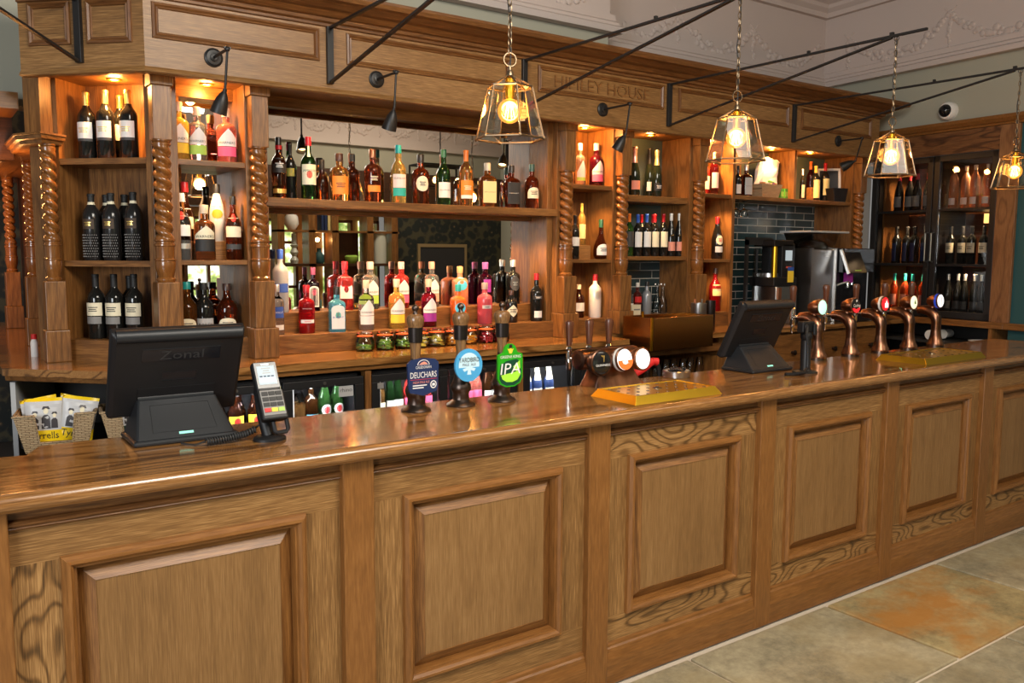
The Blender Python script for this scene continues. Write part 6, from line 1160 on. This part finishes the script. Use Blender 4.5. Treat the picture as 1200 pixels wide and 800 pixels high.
for x, f_, h_, lab in ((2.0, 'herb', .025, 'jar of mint leaves nearest the second twisted column'), (2.125, 'herb', .05, 'jar of green leaves, second from the left on the back counter'), (2.243, 'herb', .045, 'jar of lime slices left of the navy handpull'), (2.355, 'lemon', .05, 'jar of lime and lemon right behind the navy handpull handle'), (2.465, 'lemon', .055, 'jar of lemon slices between the first two handpull handles'), (2.578, 'orange_fruit', .055, 'jar of orange slices left of the middle handpull handle'), (2.69, 'orange_fruit', .04, 'jar of orange slices right of the middle handpull handle'), (2.812, 'berry', .055, 'jar of red berries between the middle and right handpull handles'), (2.925, 'berry', .05, 'jar of red berries half hidden behind the right handpull handle')): jar(x, f_, h_, lab)

# crisp baskets
def basket(x, y, rz, label):
    t = thing('wicker_basket', label, 'basket', (x, y, .805), rz, 'wicker baskets of crisps'); W0, D0, W1, D1, H_ = .125, .085, .165, .115, .175
    def side(p0, p1, q0, q1, cut=False):
        q = MB()
        for a, b, za, zb in (((0, 1, 0, 1),) if not cut else ((0, .24, 0, 1), (.76, 1, 0, 1), (.24, .76, 0, .27))):
            L = lambda u, v: tuple(Vector(p0).lerp(Vector(p1), u).lerp(Vector(q0).lerp(Vector(q1), u), v)); c = Vector((0, 0, 0))
            pts = [L(a, za), L(b, za), L(b, zb), L(a, zb)]; inn = [(p[0]*.94, p[1]*.92, p[2]+.004) for p in pts]; q.loft([pts, inn], 'wicker', False)
        return q
    B = [(-W0, -D0, 0), (W0, -D0, 0), (W0, D0, 0), (-W0, D0, 0)]; T = [(-W1, -D1, H_), (W1, -D1, H_), (W1, D1, H_), (-W1, D1, H_)]
    for i, cut in ((0, True), (1, False), (2, False), (3, False)): side(B[i], B[(i+1) % 4], T[i], T[(i+1) % 4], cut).build('front_wall' if cut else 'wall', t)
    q = MB(); q.box(-W0, W0, -D0, D0, 0, .006, 'wicker'); q.build('base', t)
    q = MB()
    for pa, pb in ((T[0], (-W1*.52, -D1, H_)), ((W1*.52, -D1, H_), T[1]), (T[1], T[2]), (T[2], T[3]), (T[3], T[0])): q.tube([pa, pb], .006, 'wicker', 8)
    q.tube([(-W1*.5, -D1, H_), (-W0*.54, -D0-.008, H_*.27), (W0*.54, -D0-.008, H_*.27), (W1*.5, -D1, H_)], .005, 'wicker', 8); q.build('rim', t); return t
def packet(x, y, z, rz, tilt, label, col, accent):
    t = thing('crisp_packet', label, 'crisps', (x, y, z), 0, 'packets of crisps in the baskets'); t.rotation_euler = (R(tilt[0]), R(tilt[1]), rz); w_, h_ = .078, .235
    def S_(sg): return lambda u, v: ((u-.5)*2*w_*(1-.06*math.sin(PI*v)), sg*.022*(math.sin(PI*min(1, max(0, v)))**.5)*(math.sin(PI*u)**.45)+.0015*math.sin(v*40+u*9)*math.sin(PI*u), v*h_)
    q = MB(); f_ = S_(-1); nu, nv = 10, 16; vs = [f_(i/nu, j/nv) for j in range(nv+1) for i in range(nu+1)]
    for j in range(nv):
        m = col if j < 6 or j >= 15 else 'crisp_photo'
        q.add([vs[j*(nu+1)+i] for i in range(nu+1)]+[vs[(j+1)*(nu+1)+i] for i in range(nu+1)], [(i, i+1, nu+2+i, nu+1+i) for i in range(nu)], m, True)
    q.quadpatch(S_(1), nu, nv, col); b = q.build('packet_body', t)
    q = MB(); fr = lambda X, Z: (lambda p: (p[0], p[1]-.0015, p[2]))(f_(min(.98, max(.02, X/(2*w_)+.5)), min(.98, max(.01, Z/h_))))
    q.text('Tyrrells', (0, 0, 0), .045, accent, .125, fn=lambda X, Z: fr(X, Z+.066)); q.build('lettering', b)
    q = MB()
    for cx_, zc, k in ((-.035, .118, .9), (.012, .125, 1.1), (.048, .118, .8)):
        q.add([fr(cx_+a*k*.9, zc+bz*k*.9) for a, bz in ((-.020, -.03), (.020, -.03), (.018, .022), (.008, .034), (-.008, .034), (-.018, .022))], [tuple(range(6))], 'crisp_figure'); q.add([fr(cx_+.010*k*math.cos(a), zc+.046*k+.012*k*math.sin(a)) for a in [2*PI*i/12 for i in range(12)]], [tuple(range(12))], 'cream'); q.add([fr(cx_+a*k, zc+bz*k) for a, bz in ((-.016, .054), (.016, .054), (.010, .066), (-.010, .066))], [(0, 1, 2, 3)], 'crisp_figure')
    q.build('picture', b); return t
basket(.465, 1.985, R(-12), 'wicker basket of yellow crisp packets at the left')
basket(.800, 1.90, R(-8), 'wicker basket of dark green crisp packets behind the left till')
packet(.405, 1.955, .812, R(-14), (-6, 0), 'yellow crisp packet at the front left of the first basket', 'crisp_yellow', 'black')
packet(.520, 1.945, .812, R(-8), (-4, 11), 'yellow crisp packet leaning at the front right of the first basket', 'crisp_yellow', 'black')
packet(.415, 2.035, .812, R(10), (4, -6), 'yellow crisp packet behind the others in the first basket, left', 'crisp_yellow', 'black')
packet(.515, 2.03, .812, R(-20), (6, 14), 'yellow crisp packet behind the others in the first basket, right', 'crisp_yellow', 'black')
packet(.745, 1.868, .812, R(-10), (-6, -3), 'dark green crisp packet at the left of the second basket', 'crisp_green', 'white')
packet(.865, 1.848, .812, R(-6), (-6, 5), 'dark green crisp packet at the right of the second basket, by the till', 'crisp_green', 'white')
t = thing('sauce_bottle', 'small red sauce bottle behind the left column plinth', 'bottle', (.452, 2.62, ZC)); q = MB(); q.lathe([(.018, 0), (.018, .075), (.012, .09), (.012, .10)], 'white', seg=14); q.build('body', t); q = MB(); q.lathe([(.014, .092), (.014, .118)], 'red', seg=14); q.build('cap', t)

# snacks, picture and box on the shelf over the tiles
t = thing('snack_basket', 'brown basket of snacks on the shelf over the tiles', 'basket', (5.66, 2.12, 2.17)); q = MB(); q.loft([[(-.10, -.06, 0), (.10, -.06, 0), (.10, .06, 0), (-.10, .06, 0)], [(-.13, -.08, .11), (.13, -.08, .11), (.13, .08, .11), (-.13, .08, .11)]], 'wicker', False, True, False); q.build('basket_body', t); q = MB()
for i in range(6): q.box(-.10+i*.035, -.075+i*.035, -.065+.004*i, -.03, .02, .125, ('tan', 'paper', 'crisp_photo', 'yellowlabel', 'purpleband', 'tan')[i])
q.build('snack_bars', t)
t = thing('paper_bag', 'crumpled white paper bag lit from above in the snack basket', 'bag', (5.69, 2.15, 2.245)); q = MB(); rn = random.Random(3)
rg = []
for k in range(6):
    zz = .0+k*.048; rg.append([((.12-.004*k)*math.copysign(abs(math.cos(a))**.6, math.cos(a))+rn.uniform(-.012, .012)+.012*k, .05*math.copysign(abs(math.sin(a))**.6, math.sin(a))+rn.uniform(-.008, .008), zz+rn.uniform(-.008, .008)+(.02*math.cos(a*2+k) if k == 5 else 0)) for a in [2*PI*i/16 for i in range(16)]])
q.loft(rg, 'white', False, True, False); q.build('bag', t); q = MB()
for i in range(3): q.ball((-.01+.022*i, -.062, .06-.004*i), .02, 'leaf', 8, 6, (1.2, .25, .55))
q.build('leaf_print', t)
gb = thing('green_box', 'small green packet beside the snack basket, left of the pair', 'box', (5.825, 2.08, 2.17)); q = MB(); q.box(-.022, .022, -.014, .014, 0, .085, 'greenbox').box(-.018, .018, -.0145, -.014, .02, .06, 'limeband'); q.build('packet', gb); dup(gb, (5.866, 2.07, 2.17), 0, 'small green packet beside the shelf divider, right of the pair')
t = thing('picture_frame', 'white framed dark photograph leaning on the shelf', 'picture', (6.575, 2.15, 2.17), R(-38)); q = MB(); q.frame(-.10, .10, 0, .30, [(0, 0), (0, .015), (.018, .015), (.02, .004)], 'white', 'white').add([(-.08, -.004, .02), (.08, -.004, .02), (.08, -.004, .28), (-.08, -.004, .28)], [(0, 1, 2, 3)], 'photo_dark').box(-.1, .1, 0, .01, 0, .3, 'white'); q.move(Matrix.Rotation(R(-6), 4, 'X')); q.build('frame', t)
t = thing('black_photo', 'dark photo card leaning in front of the white frame', 'picture', (6.47, 2.12, 2.17), R(-30)); q = MB(); q.box(-.055, .055, -.004, .004, 0, .22, 'photo_dark'); q.move(Matrix.Rotation(R(-8), 4, 'X')); q.build('card', t)
t = thing('wooden_block', 'small wooden block beside the yellow-labelled bottle', 'block', (6.33, 2.14, 2.17)); q = MB(); q.box(-.05, .05, -.03, .03, 0, .12, 'backoakX'); q.build('block', t, bevel=.003)
t = thing('black_basket', 'black basket at the right end of the shelf over the tiles', 'basket', (6.535, 2.05, 2.17)); q = MB(); q.loft([[(-.080, -.040, 0), (.080, -.040, 0), (.080, .03, 0), (-.080, .03, 0)], [(-.110, -.050, .115), (.10, -.050, .12), (.10, .035, .12), (-.110, .035, .115)]], 'black_plastic', False, True, False); q.build('basket_body', t, bevel=.004)
for i, x in enumerate((5.24, 5.34, 5.44)):
    t = thing('hanging_glass', 'stemmed glass hanging upside down under the shelf over the tiles', 'glass', (x, 2.14, 2.02), 0, 'stemmed glasses hanging over the tiles'); q = MB(); q.lathe([(.036, 0), (.038, .02), (.030, .05), (.006, .065), (.004, .11), (.030, .118)], 'jarglass', seg=18, cap0=False); q.build('glass', t)

# coffee machines
t = thing('coffee_grinder', 'steel coffee grinder with a clear bean hopper', 'coffee grinder', (5.98, 1.90, ZC))
q = MB(); q.box(-.155, .155, -.14, .14, 0, .59, 'steel'); q.build('body', t, bevel=.008, seg=3); q = MB(); q.box(-.175, -.15, -.15, .12, .0, .60, 'steel').box(.15, .165, -.15, .12, 0, .6, 'silver'); q.build('side_trim', t)
q = MB(); q.loft([[(-.12, -.11, .60), (.17, -.11, .60), (.17, .11, .60), (-.12, .11, .60)], [(-.17, -.13, .725), (.22, -.13, .725), (.22, .13, .725), (-.17, .13, .725)]], 'hopper', False, False, False); h_ = q.build('hopper', t)
q = MB(); q.box(-.20, .32, -.15, .15, .722, .738, 'greylabel'); q.build('hopper_lid', h_, bevel=.004); q = MB()
q.ball((.04, 0, .615), .10, 'beans', 16, 10, (1.5, 1.0, .55)); tag(q.build('coffee_beans', t), None, None, None, 'stuff'); q = MB(); q.box(.01, .07, -.1412, -.1402, .548, .556, 'silver').box(.02, .06, -.1412, -.1402, .532, .540, 'silver'); q.build('maker_plate', t)
t = thing('coffee_machine', 'black bean-to-cup coffee machine with a tilted touch screen', 'coffee machine', (6.38, 1.86, ZC)); q = MB(); q.box(-.22, .22, -.10, .18, 0, .60, 'black_gloss').box(-.22, .22, -.22, -.10, 0, .06, 'black_plastic').box(-.22, .22, -.16, -.10, .40, .60, 'black_gloss'); q.build('body', t, bevel=.006)
q = MB(); q.box(-.13, .11, -.008, .008, 0, .20, 'black_gloss').box(-.145, -.13, -.012, .010, -.005, .205, 'silver'); q.move(Matrix.Translation((-.10, -.22, .40)) @ Matrix.Rotation(R(-22), 4, 'X')); sc2 = q.build('touch_screen', t); q = MB(); q.box(-.05, .04, -.0092, -.0082, .015, .022, 'limeband'); q.move(Matrix.Translation((-.10, -.22, .40)) @ Matrix.Rotation(R(-22), 4, 'X')); q.build('screen_icons', sc2)
q = MB(); q.tube([(-.12, -.13, .40), (-.12, -.14, .34), (-.12, -.14, .28)], .014, 'chrome', 12).tube([(-.06, -.13, .38), (-.06, -.14, .30)], .012, 'chrome', 12).box(-.15, -.08, -.16, -.12, .32, .40, 'lemon' if False else 'purpleband'); q.build('coffee_spout', t)
q = MB(); q.tube([(-.24, -.12, .30), (-.17, -.16, .325), (-.10, -.15, .33)], .008, 'steel', 8); q.build('steam_wand', t)
t = thing('water_boiler', 'steel and black hot water boiler left of the coffee grinder', 'boiler', (5.56, 1.93, ZC)); q = MB(); q.lathe([(.085, 0), (.085, .40)], 'steel', (-.02, .02, .0), 28); q.box(-.12, .14, -.13, .1, 0, .30, 'steel'); q.build('tank', t, bevel=.004); q = MB(); q.box(-.16, .12, -.14, .10, .30, .37, 'black_plastic').box(-.02, .14, -.10, .1, .36, .63, 'black_plastic').box(-.12, .12, -.10, .10, .61, .66, 'gunmetal'); q.build('head', t, bevel=.006); q = MB(); q.lathe([(.022, .37), (.022, .62)], 'brass', (-.075, -.07, 0), 16); q.build('sight_tube', t)
q = MB(); q.box(.02, .10, -.104, -.100, .50, .58, 'screen_lit').box(.03, .09, -.106, -.101, .44, .455, 'crest'); q.build('display', t); q = MB(); q.box(.0, .07, -.145, -.141, .33, .42, 'yellowband').box(0, .07, -.1455, -.141, .42, .45, 'blue'); q.build('warning_sticker', t)
q = MB(); q.box(-.10, -.06, -.136, -.13, .02, .29, 'coppercap'); q.build('copper_strip', t)
t = thing('black_rail_frame', 'slim black upright frame in front of the teal tiles', 'frame', (5.26, 1.95, ZC)); q = MB(); q.box(-.012, .012, -.012, .012, 0, .66, 'black_metal').box(-.012, .30, -.012, .012, .62, .68, 'black_metal').box(.14, .20, .02, .05, 0, .60, 'pane_dark'); q.build('frame', t)
for i, (x, y) in enumerate(((5.75, 1.46), (6.0, 1.47))): pass
sp = thing('white_cup', 'white paper cups lying on the shelf under the wine cabinet', 'cups', RW @ Vector((.62, .06, .995))); q = MB(); q.tube([(-.10, 0, .045), (.10, .02, .045)], [.042, .034], 'white', 16).tube([(.02, -.05, .05), (.16, -.04, .05)], [.040, .034], 'white', 16); q.build('cup_stack', sp)
sp = thing('saucer_pile', 'pale saucer on the dark shelf under the wine cabinet', 'plate', RW @ Vector((1.04, .03, .995))); q = MB(); q.lathe([(.05, 0), (.09, .02), (.095, .03), (.08, .026), (.05, .01)], 'white', seg=24); q.build('saucer', sp)

# ------------------------------------------------------------------ what the mirrors show of the room behind
t = thing('display_unit', 'wooden open display unit across the room, seen in the mirror', 'shelving', (5.0, YO+.2, 0)); q = MB()
for x in (4.15, 4.60, 4.95, 5.5, 5.9): q.box(x-5.05, x-4.95, -.1, .15, .8, 2.34, 'backoakZ')
q.build('upright', t); q = MB(); q.box(-.9, .97, -.1, .15, 1.52, 1.56, 'darkwoodX').box(-.9, .97, -.1, .15, 2.0, 2.03, 'backoakX').box(-.9, .97, -.1, .15, .78, .82, 'darkwoodX'); q.build('shelf', t); q = MB(); q.box(.03, .42, -.12, -.1, .82, 2.0, 'darkwoodZ'); q.build('back_panel', t)
def vase(x, z, prof, m, lab): t = thing('vase', lab, 'vase', (x, YO+.22, z)); q = MB(); q.lathe(prof, m, seg=20); q.build('body', t)
vase(4.38, 1.56, [(.05, 0), (.06, .05), (.03, .10), (.06, .16), (.03, .22), (.06, .26), (.035, .27), (.035, .42)], 'ceramic', 'grey turned candlestick with a candle, seen in the mirror')
vase(4.75, 1.56, [(.06, 0), (.075, .03), (.07, .12), (.03, .17), (.03, .21), (.045, .22)], 'tealpaint', 'grey-green bottle vase in the lit alcove, seen in the mirror')
vase(5.25, 1.56, [(.05, 0), (.09, .05), (.10, .10), (.07, .12)], 'limeband', 'small round plant bowl, seen in the mirror')
vase(5.70, 1.56, [(.11, 0), (.11, .48)], 'ceramic', 'tall grey cylinder jar, seen in the mirror')
vase(4.35, 2.03, [(.05, 0), (.10, .08), (.09, .18), (.06, .22)], 'white', 'white urn on the upper display shelf, seen in the mirror')
bk = None
for i in range(5):
    t = thing('book', 'book standing on the upper display shelf, seen in the mirror', 'book', (4.78+i*.05, YO+.22, 2.03), 0, 'books across the room'); q = MB(); q.box(-.018, .018, -.08, .08, 0, .22+.01*(i % 3), ('navy', 'navy', 'yellowlabel', 'tan', 'cream')[i]); q.build('cover', t)
lamp('alcove_light', 'POINT', (4.77, YO+.12, 1.90), 2.2, (1, .50, .15), size=.03)
t = thing('wall_picture', 'framed dark picture on patterned wallpaper, seen in the mirror', 'picture', (6.9, YO+.03, 1.25)); q = MB(); q.box(-.42, .42, 0, .02, 0, .58, 'photo_dark'); q.build('canvas', t); q = MB()
for a, b, c, d in ((-.45, .45, -.03, .02), (-.45, .45, .56, .61), (-.45, -.41, .02, .56), (.41, .45, .02, .56)): q.box(a, b, 0, .035, c, d, 'frame_gold')
q.build('frame', t)
t = thing('television', 'black television high on the far side wall, seen in the mirror', 'television', (8.02, -4.2, 3.0)); q = MB(); q.box(-.05, .0, -.5, .5, 0, .55, 'black_plastic'); q.build('screen', t, bevel=.01)
t = thing('chandelier', 'black frame chandelier with bare bulbs, seen in the mirror', 'chandelier', (5.6, -2.75, 2.55)); q = MB()
for a, b in (((-.35, -.18), (.35, -.18)), ((.35, -.18), (.35, .18)), ((.35, .18), (-.35, .18)), ((-.35, .18), (-.35, -.18))):
    for z in (0, .28): q.bar((*a, z), (*b, z), .02, .02, 'black_metal')
for x in (-.35, .35):
    for y in (-.18, .18): q.bar((x, y, 0), (x, y, .28), .02, .02, 'black_metal')
q.tube([(0, 0, .28), (0, 0, 1.6)], .008, 'black_metal', 6); q.bar((-.35, 0, .28), (.35, 0, .28), .02, .02, 'black_metal'); q.build('frame', t)
for x in (-.25, -.08, .09, .26):
    q = MB(); q.lathe([(.012, 0), (.012, .06)], 'black_metal', (x, 0, 0), 10); b_ = q.build('lamp_holder', t); q = MB(); q.ball((x, 0, .10), .03, 'lit_bulb', 12, 8, (1, 1, 1.4)); q.build('bulb', b_)
